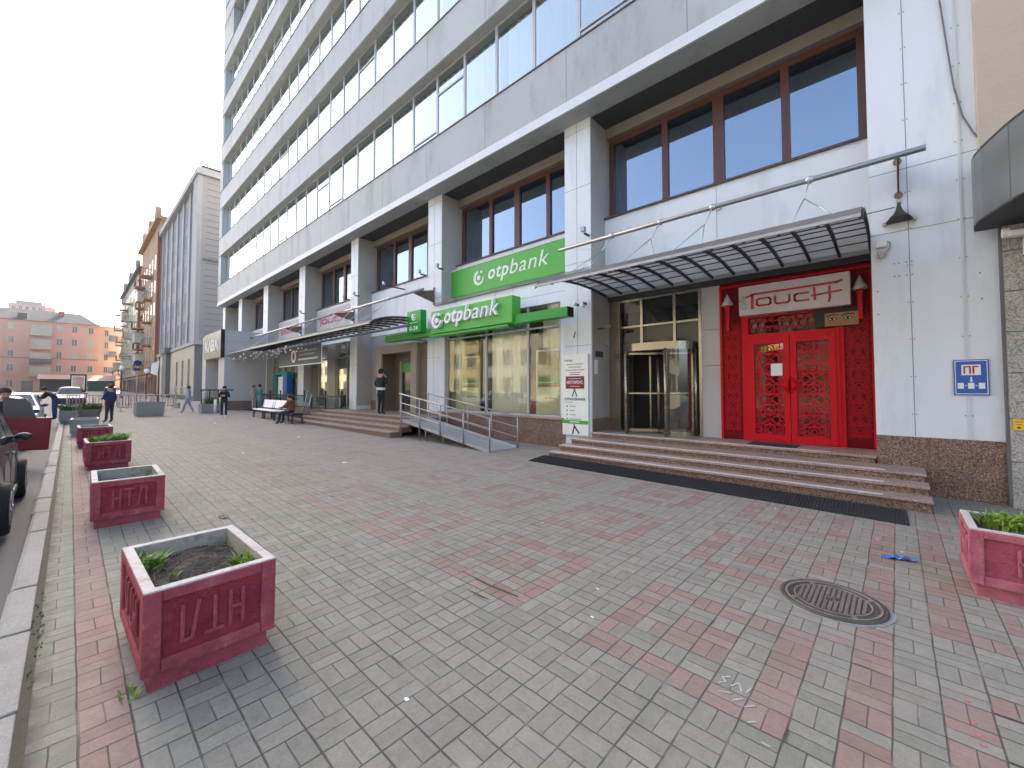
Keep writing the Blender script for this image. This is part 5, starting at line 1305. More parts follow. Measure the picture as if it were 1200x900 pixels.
m2.box(mc.x - .045, mc.x - .037, mc.y - .03, mc.y + .03, .011, .021); m2.box(mc.x - .037, mc.x, mc.y + .022, mc.y + .03, .011, .021); m2.box(mc.x + .01, mc.x + .018, mc.y - .03, mc.y + .03, .011, .021); m2.box(mc.x + .018, mc.x + .05, mc.y - .03, mc.y - .022, .011, .021)
m2.build('raised_pattern', None, mh)
m3 = MB().mat('concrete'); rr_ = random.Random(2); n = 40
out = [(.366 + rr_.uniform(-.008, .022)) for k in range(n)]
for k in range(n):
    a0, a1 = 2 * PI * k / n, 2 * PI * (k + 1) / n; r0, r1 = out[k], out[(k + 1) % n]
    m3.prism([(.35 * math.cos(a0), .35 * math.sin(a0)), (r0 * math.cos(a0), r0 * math.sin(a0)), (r1 * math.cos(a1), r1 * math.sin(a1)), (.35 * math.cos(a1), .35 * math.sin(a1))], lambda p, q: (mc.x + p, mc.y + q, .001), lambda p, q: (mc.x + p, mc.y + q, .0055))
m3.build('mortar_ring', None, mh)
def crumple(name, loc, sx, sy, h, mat, label, cat, seed, n=7, group=None, an=0):
    r = random.Random(seed); mb = MB()
    g = [[(i / n - .5) * sx + r.uniform(-.1, .1) * sx / n for j in range(n + 1)] for i in range(n + 1)]
    b = mb.addv([Vector((g[i][j] * math.cos(an) - (j / n - .5) * sy * math.sin(an), g[i][j] * math.sin(an) + (j / n - .5) * sy * math.cos(an), r.random() * h + .003)) for i in range(n + 1) for j in range(n + 1)])
    for i in range(n):
        for j in range(n): k = b + i * (n + 1) + j; mb.face([k, k + n + 1, k + n + 2, k + 1])
    o = mb.build(name, mat, None, fixn=False); o.location = loc
    return tag(o, label, cat, group)
crumple('wrapper', (-.02, 5.74, .0), .26, .07, .035, 'wrapper', 'crumpled shiny blue wrapper lying on the pavers near the mat', 'litter', 3, an=.35)
crumple('dry_leaf', (-6.4, 1.4, gz(-6.4)), .12, .09, .03, 'dryleaf', 'single dry leaf on the paving behind the foreground planter', 'leaf', 5, n=4)
lr = random.Random(21)
for x_, y_ in ((-3.3, 4.1), (-1.7, 2.7), (-1.9, 3.1), (-.2, 6.3), (.0, 6.0), (-5.2, 3.6), (-2.0, 1.3), (-9, 4.2), (-14.5, 5.2), (-19.5, 5.0), (-21.0, 5.6), (-22, 4.4), (-1.3, 6.9), (-12, 3), (-4.6, -.5), (-3.9, -.42)):
    w = lr.uniform(.018, .03) if x_ > -8 else lr.uniform(.06, .14)
    z = gz(x_) - (.13 if y_ < -.3 else 0)
    crumple('paper_scrap', (x_, y_, z), w, w * .8, .008, 'white', 'tiny white scrap of litter lying on the ground', 'litter', int(abs(x_ * 31)), n=2, group='tiny white scraps scattered over the ground')
# open joints, a chalk scribble and red paint drops on the paving
gp = MB(); C_ = .195
for k in range(46):
    x_ = math.floor(lr.uniform(-7, .8) / C_) * C_ - .055; y_ = math.floor(lr.uniform(1.2, 6.8) / C_) * C_ + .07; w = lr.uniform(.004, .009); L_ = lr.uniform(.08, .2)
    z_ = lambda q: gz(q) + .0035
    if lr.random() < .7: P = [(x_, y_), (x_ + L_, y_ + lr.uniform(-.004, .004)), (x_ + L_, y_ + w), (x_ + L_ * .4, y_ + w * 1.6), (x_, y_ + w)]
    else: P = [(x_, y_), (x_ + w, y_), (x_ + w * 1.4, y_ + L_ * .5), (x_ + w, y_ + L_), (x_, y_ + L_)]
    b0 = gp.addv([(p, q, z_(p)) for p, q in P]); gp.face([b0 + i for i in range(5)])
for P in ([(-2.98, 2.52), (-2.6, 2.50), (-2.3, 2.53), (-2.3, 2.55), (-2.62, 2.525), (-2.98, 2.53)], [(-2.75, 2.33), (-2.5, 2.325), (-2.42, 2.35), (-2.6, 2.345)]):
    b0 = gp.addv([(p, q, gz(p) + .004) for p, q in P]); gp.face([b0 + i for i in range(len(P))])
struct(gp.build('pavement_open_joints', 'earth', fixn=False))
ck = MB()
for (ax, ay), (bx_, by_) in (((-.80, 2.62), (-.77, 2.66)), ((-.77, 2.66), (-.80, 2.69)), ((-.80, 2.69), (-.76, 2.72)), ((-.74, 2.64), (-.71, 2.70)), ((-.71, 2.70), (-.68, 2.63)), ((-.66, 2.64), (-.65, 2.70)), ((-.78, 2.55), (-.72, 2.58)), ((-.70, 2.53), (-.66, 2.58)), ((-.64, 2.52), (-.60, 2.57)), ((-.60, 2.42), (-.57, 2.45)), ((-.52, 2.33), (-.48, 2.33))):
    ck.bar((ax, ay, gz(ax) + .003), (bx_, by_, gz(ax) + .003), .008, .002)
tag(ck.build('chalk_scribble', 'chalk'), 'faint white chalk scribble on the pavers in front of the manhole cover', 'scribble')
rd_ = MB()
for x_, y_ in ((.245, 3.42), (.255, 3.12), (.265, 3.05), (.25, 3.22)): rd_.lathe((x_, y_, gz(x_) + .002), [(.012, 0), (.010, .001)], 7)
tag(rd_.build('paint_drops', 'pink_text'), 'small drops of red paint on the pavers right of the manhole cover', 'paint drops')
dm = MB()
for k in range(14):
    x_, y_ = -1.35 + lr.uniform(-.12, .12), 6.15 + lr.uniform(-.06, .06); dm.bar((x_, y_, .008), (x_ + lr.uniform(-.03, .03), y_ + lr.uniform(-.03, .03), .012), .008, .004)
tag(dm.build('leaf_debris', 'dryleaf'), 'few dark dry leaf bits on the pavers in front of the rubber mat', 'litter')

# ------------------------------------------------------------------ benches
def bench(label, x0, x1, y, mat_seat, mat_leg, back=True, n=2):
    t = thing('bench', label, 'bench', ((x0 + x1) / 2, y, gz(x0)), 'benches before the glazed bays'); z = gz(x0)
    L = (x1 - x0) / n
    for k in range(n):
        a, b = x0 + L * k + .03, x0 + L * (k + 1) - .03
        MB().mat(mat_seat).box(a, b, y - .25, y + .22, z + .40, z + .46).build('seat', None, t, bevel=.02)
        if back: MB().mat(mat_seat).prism([(y + .22, z + .52), (y + .26, z + .52), (y + .36, z + .92), (y + .32, z + .92)], lambda p, q: (a, p, q), lambda p, q: (b, p, q)).build('backrest', None, t, bevel=.015)
        for xx in (a + .12, b - .12):
            l = MB().mat(mat_leg); l.bar((xx, y - .22, z), (xx, y - .18, z + .4), .06, .06); l.bar((xx, y + .22, z), (xx, y + .18, z + .4), .06, .06); l.bar((xx, y - .22, z + .37), (xx, y + .22, z + .37), .05, .05)
            if back: l.bar((xx, y + .2, z + .4), (xx, y + .32, z + .85), .04, .04)
            l.build('leg', None, t)
bench('white double bench with backrest beside the seated man in brown', -25.1, -21.6, 6.9, 'white', 'dark_metal', True, 2)
bench('dark backless bench under the seated man in brown', -21.3, -19.3, 6.9, 'plastic_black', 'dark_metal', False, 1)

# ------------------------------------------------------------------ people
def person(label, loc, rz, J, mats, height=1.72, group=None, hood=None, hair='hair', extra=None):
    """J: joint name -> local position (metres, figure 1.75 tall facing +y), body grown as one skin"""
    t = thing('person', label, 'person', (0, 0, 0), group)
    names = list(J.keys()); idx = {n_: i for i, n_ in enumerate(names)}
    links = [('pelvis', 'waist'), ('waist', 'chest'), ('chest', 'neck'), ('neck', 'chin'), ('chin', 'head'), ('head', 'crown'), ('chin', 'nose')]
    for s in 'lr':
        links += [('chest', 'sh' + s), ('sh' + s, 'el' + s), ('el' + s, 'wr' + s), ('wr' + s, 'ha' + s), ('pelvis', 'hip' + s), ('hip' + s, 'kn' + s), ('kn' + s, 'an' + s), ('an' + s, 'to' + s)]
    rad = dict(pelvis=(.15, .115), waist=(.145, .11), chest=(.165, .12), neck=(.058, .058), chin=(.068, .075), head=(.082, .098), crown=(.06, .07), nose=(.016, .016),
               sh=(.075, .07), el=(.052, .05), wr=(.036, .036), ha=(.034, .026), hip=(.10, .10), kn=(.066, .068), an=(.048, .05), to=(.042, .036), heel=(.04, .04))
    V = [Vector(J[n_]) for n_ in names]; E = [(idx[a], idx[b]) for a, b in links]
    R_ = [rad.get(n_, rad.get(n_[:-1])) for n_ in names]
    # five fingers per hand
    for s in 'lr':
        h, w = Vector(J['ha' + s]), Vector(J['wr' + s]); d = (h - w).normalized(); side = d.cross(Vector((1, 0, 0)));
        if side.length < .1: side = Vector((0, 1, 0))
        side.normalize(); nrm = d.cross(side)
        for k in range(5):
            off = (-.030, -.011, .008, .027, 0)[k]; ln = (.065, .078, .072, .055, .05)[k]
            if k < 4: p0 = h + side * off + d * .03; p1 = h + side * off * 1.1 + d * (.03 + ln * .6) + nrm * .008; p2 = p1 + d * ln * .4 + nrm * .018
            else: p0 = h + side * -.035; p1 = p0 + side * -.022 + d * .025; p2 = p1 + d * .025 + nrm * .01
            b = len(V); V += [p0, p1, p2]; R_ += [(.010, .010), (.009, .009), (.008, .008)]; E += [(idx['ha' + s], b), (b, b + 1), (b + 1, b + 2)]; names += ['fi' + s] * 3
    me = bpy.data.meshes.new('body'); me.from_pydata(V, E, []); o = bpy.data.objects.new('body', me); COL.objects.link(o)
    sk = o.modifiers.new('s', 'SKIN'); sk.use_smooth_shade = True
    for i, v in enumerate(me.skin_vertices[0].data): v.radius = R_[i]; v.use_root = (i == 0)
    sb_ = o.modifiers.new('u', 'SUBSURF'); sb_.levels = 2; sb_.render_levels = 2
    dg = bpy.context.evaluated_depsgraph_get(); dg.update()
    m2_ = bpy.data.meshes.new_from_object(o.evaluated_get(dg)); COL.objects.unlink(o); bpy.data.objects.remove(o)
    sections = ['skin', mats['top'], mats['legs'], mats['shoes']]
    m2_.materials.clear()
    for s_ in sections: m2_.materials.append(M[s_])
    def part_of(n_):
        k = n_[:2]
        if n_ in ('neck', 'chin', 'head', 'crown', 'nose') or k in ('ha', 'fi'): return 0
        if n_ in ('waist', 'chest') or k in ('sh', 'el', 'wr'): return 1
        if k == 'to': return 3
        return 2
    segs = [(V[a], V[b], part_of(names[a]), part_of(names[b]), names[a], names[b]) for a, b in E]
    for p in m2_.polygons:
        c = p.center; best = None
        for a, b, pa, pb, na, nb_ in segs:
            ab = b - a; f = max(0, min(1, (c - a).dot(ab) / max(ab.length_squared, 1e-9))); d_ = (a + ab * f - c).length - (.05 if na in ('chest', 'pelvis', 'waist') else 0)
            if best is None or d_ < best[0]:
                cut = .55
                if na == 'pelvis' and nb_ == 'waist': cut = .25
                if na.startswith('wr'): cut = .2
                if na.startswith('an'): cut = .05
                if na == 'chest' and nb_ == 'neck': cut = .7
                best = (d_, pa if f < cut else pb)
        p.material_index = best[1]; p.use_smooth = True
    o = bpy.data.objects.new('body', m2_); COL.objects.link(o); o.parent = t
    hd, ch, cr_ = Vector(J['head']), Vector(J['chin']), Vector(J['crown'])
    fw_ = (Vector(J['nose']) - ch); fw_.z = 0; fw_.normalize(); sd2 = Vector((-fw_.y, fw_.x, 0))
    hm = MB()
    hm.ball(hd - fw_ * .022 + Vector((0, 0, .035)), .108, 14, 8, (1, 1, 1.05))
    if hood: hm.ball(ch - fw_ * .045 + Vector((0, 0, -.03)), .105, 12, 7, (1.1, 1, .8))
    ho = hm.build('hood' if hood else 'hair', hood or hair, t)
    eb = MB().mat('black')
    for s in (-1, 1): eb.ball(hd + fw_ * .088 + sd2 * s * .032 + Vector((0, 0, -.018)), .011, 6, 4)
    eb.box(*(sorted((hd.x + fw_.x * .08 - .018, hd.x + fw_.x * .08 + .018))), *(sorted((hd.y + fw_.y * .08 - .012, hd.y + fw_.y * .08 + .012))), hd.z - .082, hd.z - .076)
    eb.build('face_features', None, t)
    if extra: extra(t)
    s = height / 1.75
    t.scale = (s, s, s); t.location = loc; t.rotation_euler = (0, 0, rz)
    return t
def stand(**k):
    J = dict(pelvis=(0, 0, .96), waist=(0, .01, 1.12), chest=(0, 0, 1.34), neck=(0, 0, 1.50), chin=(0, .015, 1.57), head=(0, .01, 1.65), crown=(0, 0, 1.70), nose=(0, .115, 1.60),
             shl=(-.17, 0, 1.42), ell=(-.23, -.02, 1.14), wrl=(-.22, .06, .90), hal=(-.22, .08, .83), shr=(.17, 0, 1.42), elr=(.23, -.02, 1.14), wrr=(.22, .06, .90), har=(.22, .08, .83),
             hipl=(-.09, 0, .90), knl=(-.10, .02, .50), anl=(-.10, -.01, .09), tol=(-.11, .13, .035), hipr=(.09, 0, .90), knr=(.10, .02, .50), anr=(.10, -.01, .09), tor=(.11, .13, .035))
    J.update(k); return J
walk = stand(knl=(-.09, .16, .51), anl=(-.09, .26, .10), tol=(-.09, .39, .05), knr=(.09, -.06, .50), anr=(.09, -.28, .14), tor=(.09, -.17, .045), ell=(-.23, -.12, 1.16), wrl=(-.22, -.16, .92), hal=(-.22, -.17, .85), elr=(.23, .05, 1.15), wrr=(.2, .20, .96), har=(.2, .24, .90))
def faceto(dx, dy): return math.atan2(-dx, dy)     # local +y turned to (dx, dy)

person('man in a navy jacket and dark trousers walking away along the kerb planters', (-25.7, 1.24, gz(-25.7)), faceto(-.8, -.6), stand(ell=(-.24, .04, 1.15), wrl=(-.2, .2, 1.1), hal=(-.18, .27, 1.12), anl=(-.10, .06, .09), tol=(-.11, .20, .035)), dict(top='navy', legs='darkcloth', shoes='blackcloth'), 1.66)
person('person walking half hidden behind the man in the navy jacket', (-30.3, 1.45, gz(-30.3)), faceto(-1, -.1), walk, dict(top='blackcloth', legs='tealcloth', shoes='blackcloth'), 1.66)
def bagb(t): MB().box(-.30, -.17, .1, .36, .46, .74).build('paper_bag', 'tan', t)
def bag_t(t):
    b = MB(); b.box(.20, .34, .22, .42, .42, .78); o = b.build('carried_bag', 'tan', t)
person('person in a pale grey-blue suit striding with a brown bag', (-31.0, 4.85, gz(-31)), faceto(-.55, -.85), walk, dict(top='paleblue', legs='greysuit', shoes='bluejean'), 1.60)
bgm = MB(); bgm.prism([(-.14, 0), (.14, 0), (.12, .30), (-.12, .30)], lambda p, q: (p, -.06, q), lambda p, q: (p, .06, q)).tube([(-.06, 0, .30), (-.03, 0, .40), (.03, 0, .40), (.06, 0, .30)], .008, 6)
bgo = bgm.build('bag', 'tan'); bgo.location = (-30.75, 4.32, gz(-30.7) + .32); bgo.rotation_euler = (0, 0, R(30)); tag(bgo, 'brown bag carried by the person in the pale grey-blue suit', 'bag')
person('person in a black hoodie and dark trousers looking down at the hands', (-25.85, 5.55, gz(-25.85)), faceto(.95, -.35), stand(ell=(-.26, .08, 1.16), wrl=(-.08, .26, 1.20), hal=(-.02, .28, 1.22), elr=(.26, .08, 1.16), wrr=(.08, .26, 1.20), har=(.02, .29, 1.23), chin=(0, .04, 1.56), head=(0, .05, 1.64), crown=(0, .06, 1.69), nose=(0, .13, 1.56)), dict(top='blackcloth', legs='darkcloth', shoes='whitecloth'), 1.62, hood='blackcloth')
person('person in a black jacket with a white hem standing on the granite steps', (-14.75, 8.3, .72), faceto(-.25, .95), stand(elr=(.27, .05, 1.20), wrr=(.12, .18, 1.42), har=(.07, .17, 1.50), ell=(-.30, -.02, 1.18), wrl=(-.18, .08, 1.06), hal=(-.12, .12, 1.04)), dict(top='blackcloth', legs='blackcloth', shoes='blackcloth'), 1.74, hair='blackcloth', extra=lambda t: MB().lathe((0, .0, 1.0), [(.17, -.05), (.175, .05)], 16).build('shirt_hem', 'whitecloth', t))
sit = stand(pelvis=(0, -.02, .55), waist=(0, -.02, .72), chest=(0, .06, .94), neck=(0, .10, 1.09), chin=(0, .13, 1.15), head=(0, .13, 1.23), crown=(0, .12, 1.28), nose=(0, .23, 1.17),
            shl=(-.17, .07, 1.02), ell=(-.24, .22, .80), wrl=(-.12, .42, .74), hal=(-.08, .48, .74), shr=(.17, .07, 1.02), elr=(.24, .22, .80), wrr=(.12, .42, .74), har=(.08, .48, .72),
            hipl=(-.10, .04, .53), knl=(-.13, .46, .52), anl=(-.13, .52, .10), tol=(-.13, .66, .035), hipr=(.10, .04, .53), knr=(.13, .46, .52), anr=(.13, .48, .10), tor=(.13, .62, .035))
person('man in a brown leather jacket sitting on the bench end and leaning forward', (-19.75, 6.78, gz(-19.75) - .02), faceto(-.75, -.66), sit, dict(top='brownleather', legs='darkcloth', shoes='blackcloth'), 1.72)
person('person in a teal jacket standing by the shop door at the white block', (-31.4, 8.75, .32), faceto(-.3, .9), stand(), dict(top='tealcloth', legs='bluejean', shoes='palecloth'), 1.66)
person('person in pale pink clothes beside the one in the teal jacket', (-32.15, 8.6, .32), faceto(.8, .5), stand(), dict(top='pinkcloth', legs='palecloth', shoes='palecloth'), 1.60)
person('person in dark clothes bending beside the parked cars', (-29.2, -.45, gz(-29.2)), faceto(-.3, -1), stand(chest=(0, .22, 1.24), neck=(0, .34, 1.34), chin=(0, .38, 1.38), head=(0, .42, 1.45), crown=(0, .43, 1.5), nose=(0, .5, 1.37), shl=(-.17, .26, 1.3), shr=(.17, .26, 1.3), ell=(-.2, .42, 1.08), elr=(.2, .42, 1.08), wrl=(-.18, .6, .98), wrr=(.18, .6, .98), hal=(-.18, .66, .96), har=(.18, .66, .96)), dict(top='blackcloth', legs='navy', shoes='blackcloth'), 1.72)
person('dark-haired man standing in the road behind the opened red car door', (-14.5, -.98, gz(-14.5) - .13), faceto(.9, .2), stand(), dict(top='blackcloth', legs='blackcloth', shoes='blackcloth'), 1.72)
for k, (x_, y_, tp) in enumerate(((-41, 1.9, 'navy'), (-44, 2.2, 'burgundy'))):
    person(('far walker in dark blue beyond the man in the navy jacket' if k == 0 else 'far walker in dark red beyond the man in the navy jacket'), (x_, y_, gz(x_)), faceto(-1, 0), walk, dict(top=tp, legs='blackcloth', shoes='blackcloth'), 1.7)

# ------------------------------------------------------------------ cars
def car(label, x_front, y_right, paint, glassm='car_glass', L=3.95, W=1.68, Hc=1.48, face=-1, wb=None, kind='car'):
    """face -1: nose points to -x. y_right is the side towards the pavement."""
    t = thing('parked_car', label, kind, (0, 0, 0), 'cars parked along the kerb')
    hw = W / 2
    # stations from the nose (s=0) to the tail (s=L): z_low, z_belt, z_top, inset of the roof
    st = [(0, .30, .55, .55, .10), (.05, .22, .68, .68, .05), (.35, .20, .80, .80, .02), (.95, .20, .93, .94, 0), (1.15, .20, .97, 1.02, 0), (1.75, .20, .96, Hc - .06, 0), (2.2, .20, .97, Hc, 0), (2.9, .20, .99, Hc - .02, 0), (L - .45, .20, 1.0, Hc - .14, 0), (L - .12, .22, .98, 1.04, .02), (L, .32, .80, .82, .08)]
    b = MB().mat(paint); rows = []
    for s, zl, zb, zt, ins in st:
        w = hw - ins; rw = w - .05 - (.17 if zt > zb + .1 else .03)
        P = [(-w * .93, zl), (-w, zl + .12), (-w, (zl + zb) / 2 + .1), (-w + .03, zb), (-rw, zt - .05 if zt > zb + .1 else zt), (-rw * .8, zt), (rw * .8, zt), (rw, zt - .05 if zt > zb + .1 else zt), (w - .03, zb), (w, (zl + zb) / 2 + .1), (w, zl + .12), (w * .93, zl)]
        rows.append(b.addv([(s, p, q) for p, q in P]))
    n = 12
    for a, c in zip(rows[:-1], rows[1:]):
        for k in range(n): b.face([a + k, a + (k + 1) % n, c + (k + 1) % n, c + k], True)
    b.face([rows[0] + k for k in range(n)]); b.face([rows[-1] + k for k in range(n)])
    bo = b.build('body', None, t)
    ss = bo.modifiers.new('s', 'SUBSURF'); ss.levels = 1; ss.render_levels = 2
    wbx = wb or (.72, L - .72)
    bd = MB().mat('plastic_black')
    for x_ in wbx:
        for sy in (-1, 1): bd.lathe((x_, sy * (hw - .10) - .06, .34), [(.37, 0), (.37, .12 if sy > 0 else .12)], 24, 'y')
    for sy in (-1, 1): bd.box(.95, L - 1.0, sy * hw - .03, sy * hw + .012 * sy, .2, .30) if sy > 0 else bd.box(.95, L - 1.0, -hw - .012, -hw + .03, .2, .30)
    bd.box(-.02, .2, -hw + .25, hw - .25, .24, .38); bd.box(L - .2, L + .02, -hw + .25, hw - .25, .28, .45)
    bd.build('bumper_trim', None, t, bevel=.01)
    for x_ in wbx:
        for sy in (-1, 1):
            y0 = sy * (hw - .02)
            w_ = MB().lathe((x_, y0 - .09, .31), [(.18, -.0), (.29, .0), (.31, .04), (.31, .14), (.29, .18), (.18, .18)], 28, 'y').build('wheel', 'tyre', t)
            r_ = MB().mat('rim')
            yo = y0 + .085 * sy
            for k in range(8):
                a = k * PI / 4; r_.bar((x_ + .03 * math.cos(a), yo, .31 + .03 * math.sin(a)), (x_ + .185 * math.cos(a), yo, .31 + .185 * math.sin(a)), .035, .03)
            r_.lathe((x_, yo - .02, .31), [(.20, 0), (.20, .03)], 20, 'y'); r_.build('rim', None, w_)
    for sy in (-1, 1):
        def sidey(x_, z_):
            f = max(0, min(1, (z_ - .97) / (Hc - .06 - .97))); return sy * (hw - .035 - f * .17 + .012)
        for poly in ([(1.42, 1.02), (2.18, 1.02), (2.18, Hc - .11), (1.86, Hc - .13)], [(2.26, 1.02), (3.02, 1.03), (2.98, Hc - .12), (2.26, Hc - .11)], [(3.10, 1.04), (L - .42, 1.08), (L - .62, Hc - .22), (3.08, Hc - .13)]):
            MB().prism(poly, lambda p, q: (p, sidey(p, q) - .01 * sy, q), lambda p, q: (p, sidey(p, q) + .006 * sy, q)).build('side_window', glassm, t)
        mi = MB().mat('plastic_black'); mi.ball((1.45, sy * (hw + .06), 1.03), .085, 12, 8, (.75, 1.15, .72)); mi.bar((1.5, sy * (hw - .04), .98), (1.47, sy * (hw + .06), 1.0), .05, .04); mi.build('wing_mirror', None, t)
        g = MB().mat('joint')
        for x_ in (1.38, 2.22, 3.05): g.box(x_ - .004, x_ + .004, sy * (hw - .004) - .006, sy * (hw - .004) + .006, .36, .93)
        g.build('door_gap', None, t)
        MB().mat(paint).box(1.95, 2.12, sy * (hw + .0) - .015, sy * (hw + .0) + .015, .84, .87).build('door_handle', None, t)
        MB().ball((.12, sy * (hw - .26), .66), .12, 12, 8, (.7, 1.4, .6)).build('headlight', 'glass_clear', t)
        MB().ball((L - .07, sy * (hw - .16), .86), .10, 12, 8, (.6, .9, 1.3)).build('tail_light', 'lamp_red', t)
    MB().prism([(-hw + .16, 1.02), (hw - .16, 1.02), (hw - .30, Hc - .11), (-hw + .30, Hc - .11)], lambda p, q: (1.16 + (q - 1.02) / (Hc - .11 - 1.02) * .52, p, q + .005), lambda p, q: (1.13 + (q - 1.02) / (Hc - .11 - 1.02) * .52, p, q + .03)).build('windscreen', glassm, t)
    MB().prism([(-hw + .18, 1.08), (hw - .18, 1.08), (hw - .30, Hc - .18), (-hw + .30, Hc - .18)], lambda p, q: (L - .17 - (q - 1.08) / (Hc - .18 - 1.08) * .26, p, q), lambda p, q: (L - .13 - (q - 1.08) / (Hc - .18 - 1.08) * .26, p, q + .02)).build('rear_window', glassm, t)
    pl_ = MB().box(L + .0, L + .03, -.26, .26, .55, .66).build('number_plate', 'white', t)
    yc = y_right - hw
    if face == -1: t.location = (x_front, yc, gz(x_front) - .13)
    else: t.location = (x_front, yc, gz(x_front) - .13); t.rotation_euler = (0, 0, PI)
    return t
car('dark car at the left edge of the photo, nearest to the camera', -11.15, -.52, 'car_dark', L=4.0, Hc=1.64)
c2_ = car('dark red car with its door swung open over the kerb', -16.6, -.95, 'car_red', L=3.9, W=1.6, wb=(.72, 3.1))
od = MB().mat('car_red'); od.prism([(0, .28), (.86, .22), (.90, .95), (0, .98)], lambda p, q: (-14.05 + .12 * (1 - p), -.98 + p * .80, gz(-14) - .0 + q), lambda p, q: (-14.12 + .12 * (1 - p), -.98 + p * .80, gz(-14) - .0 + q))
odo = od.build('door', None, None, bevel=.02)
odo.parent = c2_; odo.matrix_parent_inverse = Matrix.Translation(c2_.location).inverted(); odo['label'] = 'open dark red door'
og = MB().prism([(.02, .98), (.62, .96), (.42, 1.38), (.02, 1.42)], lambda p, q: (-14.07 + .12 * (1 - p), -.98 + p * .80, gz(-14) + q), lambda p, q: (-14.10 + .12 * (1 - p), -.98 + p * .80, gz(-14) + q)).build('window', 'car_glass', None)
og.parent = odo
car('white car with a teal windscreen facing the camera behind the red car door', -17.4, -.75, 'car_white', 'car_glass_teal', face=1, L=3.9, Hc=1.5)
car('pale blue car behind the white car with the teal windscreen', -22.6, -.70, 'car_blue', 'car_glass', face=1, L=4.1, Hc=1.52)
car('white car third in the row of pale parked cars', -28.0, -1.6, 'car_white', 'car_glass_teal', face=1, L=4.2, Hc=1.60)
car('pale car fourth in the row, half hidden by people', -33.2, -1.9, 'car_blue', 'car_glass', face=1, L=4.2, Hc=1.55)
car('dark car parked far down the street under the advertising light box', -48, .9, 'car_dark', 'car_glass', face=1, L=4.2, Hc=1.6)
car('pale car parked far down the street near the ochre house', -70, 4.5, 'car_white', 'car_glass', face=1, L=4.2, Hc=1.5)

# ------------------------------------------------------------------ far street furniture
bb_ = thing('advertising_lightbox', 'dark framed advertising light box on a pole beyond the planters', 'billboard', (-59, .6, .5))
q = MB().mat('black'); q.box(-59.2, -58.9, 0, 1.12, 1.35, 3.15); q.build('frame', None, bb_, bevel=.03)
q = MB().mat('paper'); q.box(-58.9, -58.87, .1, 1.0, 1.6, 3.0); q.mat('poster_photo'); q.box(-58.87, -58.85, .16, .94, 1.68, 2.92); q.build('print', None, bb_)
MB().mat('black').box(-59.15, -58.95, .4, .7, .4, 1.35).build('pole', None, bb_)
def barrier(label, x, y, rz=0):
    t = thing('barrier', label, 'barrier', (0, 0, 0), 'red and white crowd barriers')
    m_ = MB().mat('barrier')
    for z_ in (1.0, .25): m_.tube([(0, -.9, z_), (0, .9, z_)], .03, 8)
    m_.tube([(0, -.9, .25), (0, -.9, 1.0)], .03, 8); m_.tube([(0, .9, .25), (0, .9, 1.0)], .03, 8)
    m_.build('frame', None, t)
    r_ = MB()
    for k in range(12): r_.mat('barrier_red' if k % 2 else 'barrier'); r_.tube([(0, -.8 + k * .145, .25), (0, -.8 + k * .145, 1.0)], .022, 6)
    r_.build('bars', None, t)
    for y_ in (-.75, .75): f_ = MB().mat('barrier'); f_.bar((-.3, y_, .02), (.3, y_, .02), .05, .03); f_.tube([(0, y_, .02), (0, y_, .3)], .02, 6); f_.build('foot', None, t)
    t.location = (x, y, gz(x)); t.rotation_euler = (0, 0, rz)
barrier('striped barrier standing behind the bushy planter at the kerb', -37.5, .8, R(5)); barrier('striped barrier nearer the walkers behind the small red planter', -39.0, 2.0, R(-8))
barrier('striped barrier at the left of the big weathered planter', -35.5, 2.9, R(20)); barrier('striped barrier right behind the big weathered planter', -36.5, 4.1, R(-4))
sp = thing('road_sign', 'round dark blue road sign on a pole before the ochre house', 'road sign', (-56, 4.6, .5))
MB().mat('zinc').tube([(-56, 4.6, .4), (-56, 4.6, 4.8)], .05, 8).build('pole', None, sp)
q = MB().mat('navy'); q.lathe((-55.95, 4.6, 4.3), [(.3, 0), (.3, .05)], 20, 'x'); q.box(-55.95, -55.9, 4.4, 4.8, 3.55, 3.8); q.build('disc', None, sp)
for k, (x_, y_, hh) in enumerate(((-62, 5.9, 3.0), (-50, 5.6, 4.2), (-68, 4.2, 3.4))):
    t = thing('street_lamp' if k != 1 else 'flag_pole', ['short lamp post with a white globe near the ochre house', 'slim pole with a hanging white flag by the grey house', 'second lamp post with a white globe further down the street'][k], ['street lamp', 'flag pole', 'street lamp'][k], (x_, y_, gz(x_)))
    MB().mat('dark_metal').tube([(x_, y_, gz(x_)), (x_, y_, gz(x_) + hh)], .06, 8).build('pole', None, t)
    if k == 1: MB().mat('white').prism([(0, 3.9), (.5, 3.6), (.6, 2.7), (.15, 2.5), (.05, 3.2)], lambda p, q: (x_ + .05, y_ - p, gz(x_) + q), lambda p, q: (x_ + .1, y_ - p, gz(x_) + q)).build('flag', None, t)
    else: MB().ball((x_, y_, gz(x_) + hh + .2), .26, 12, 8).build('lamp_shade', 'white', t)

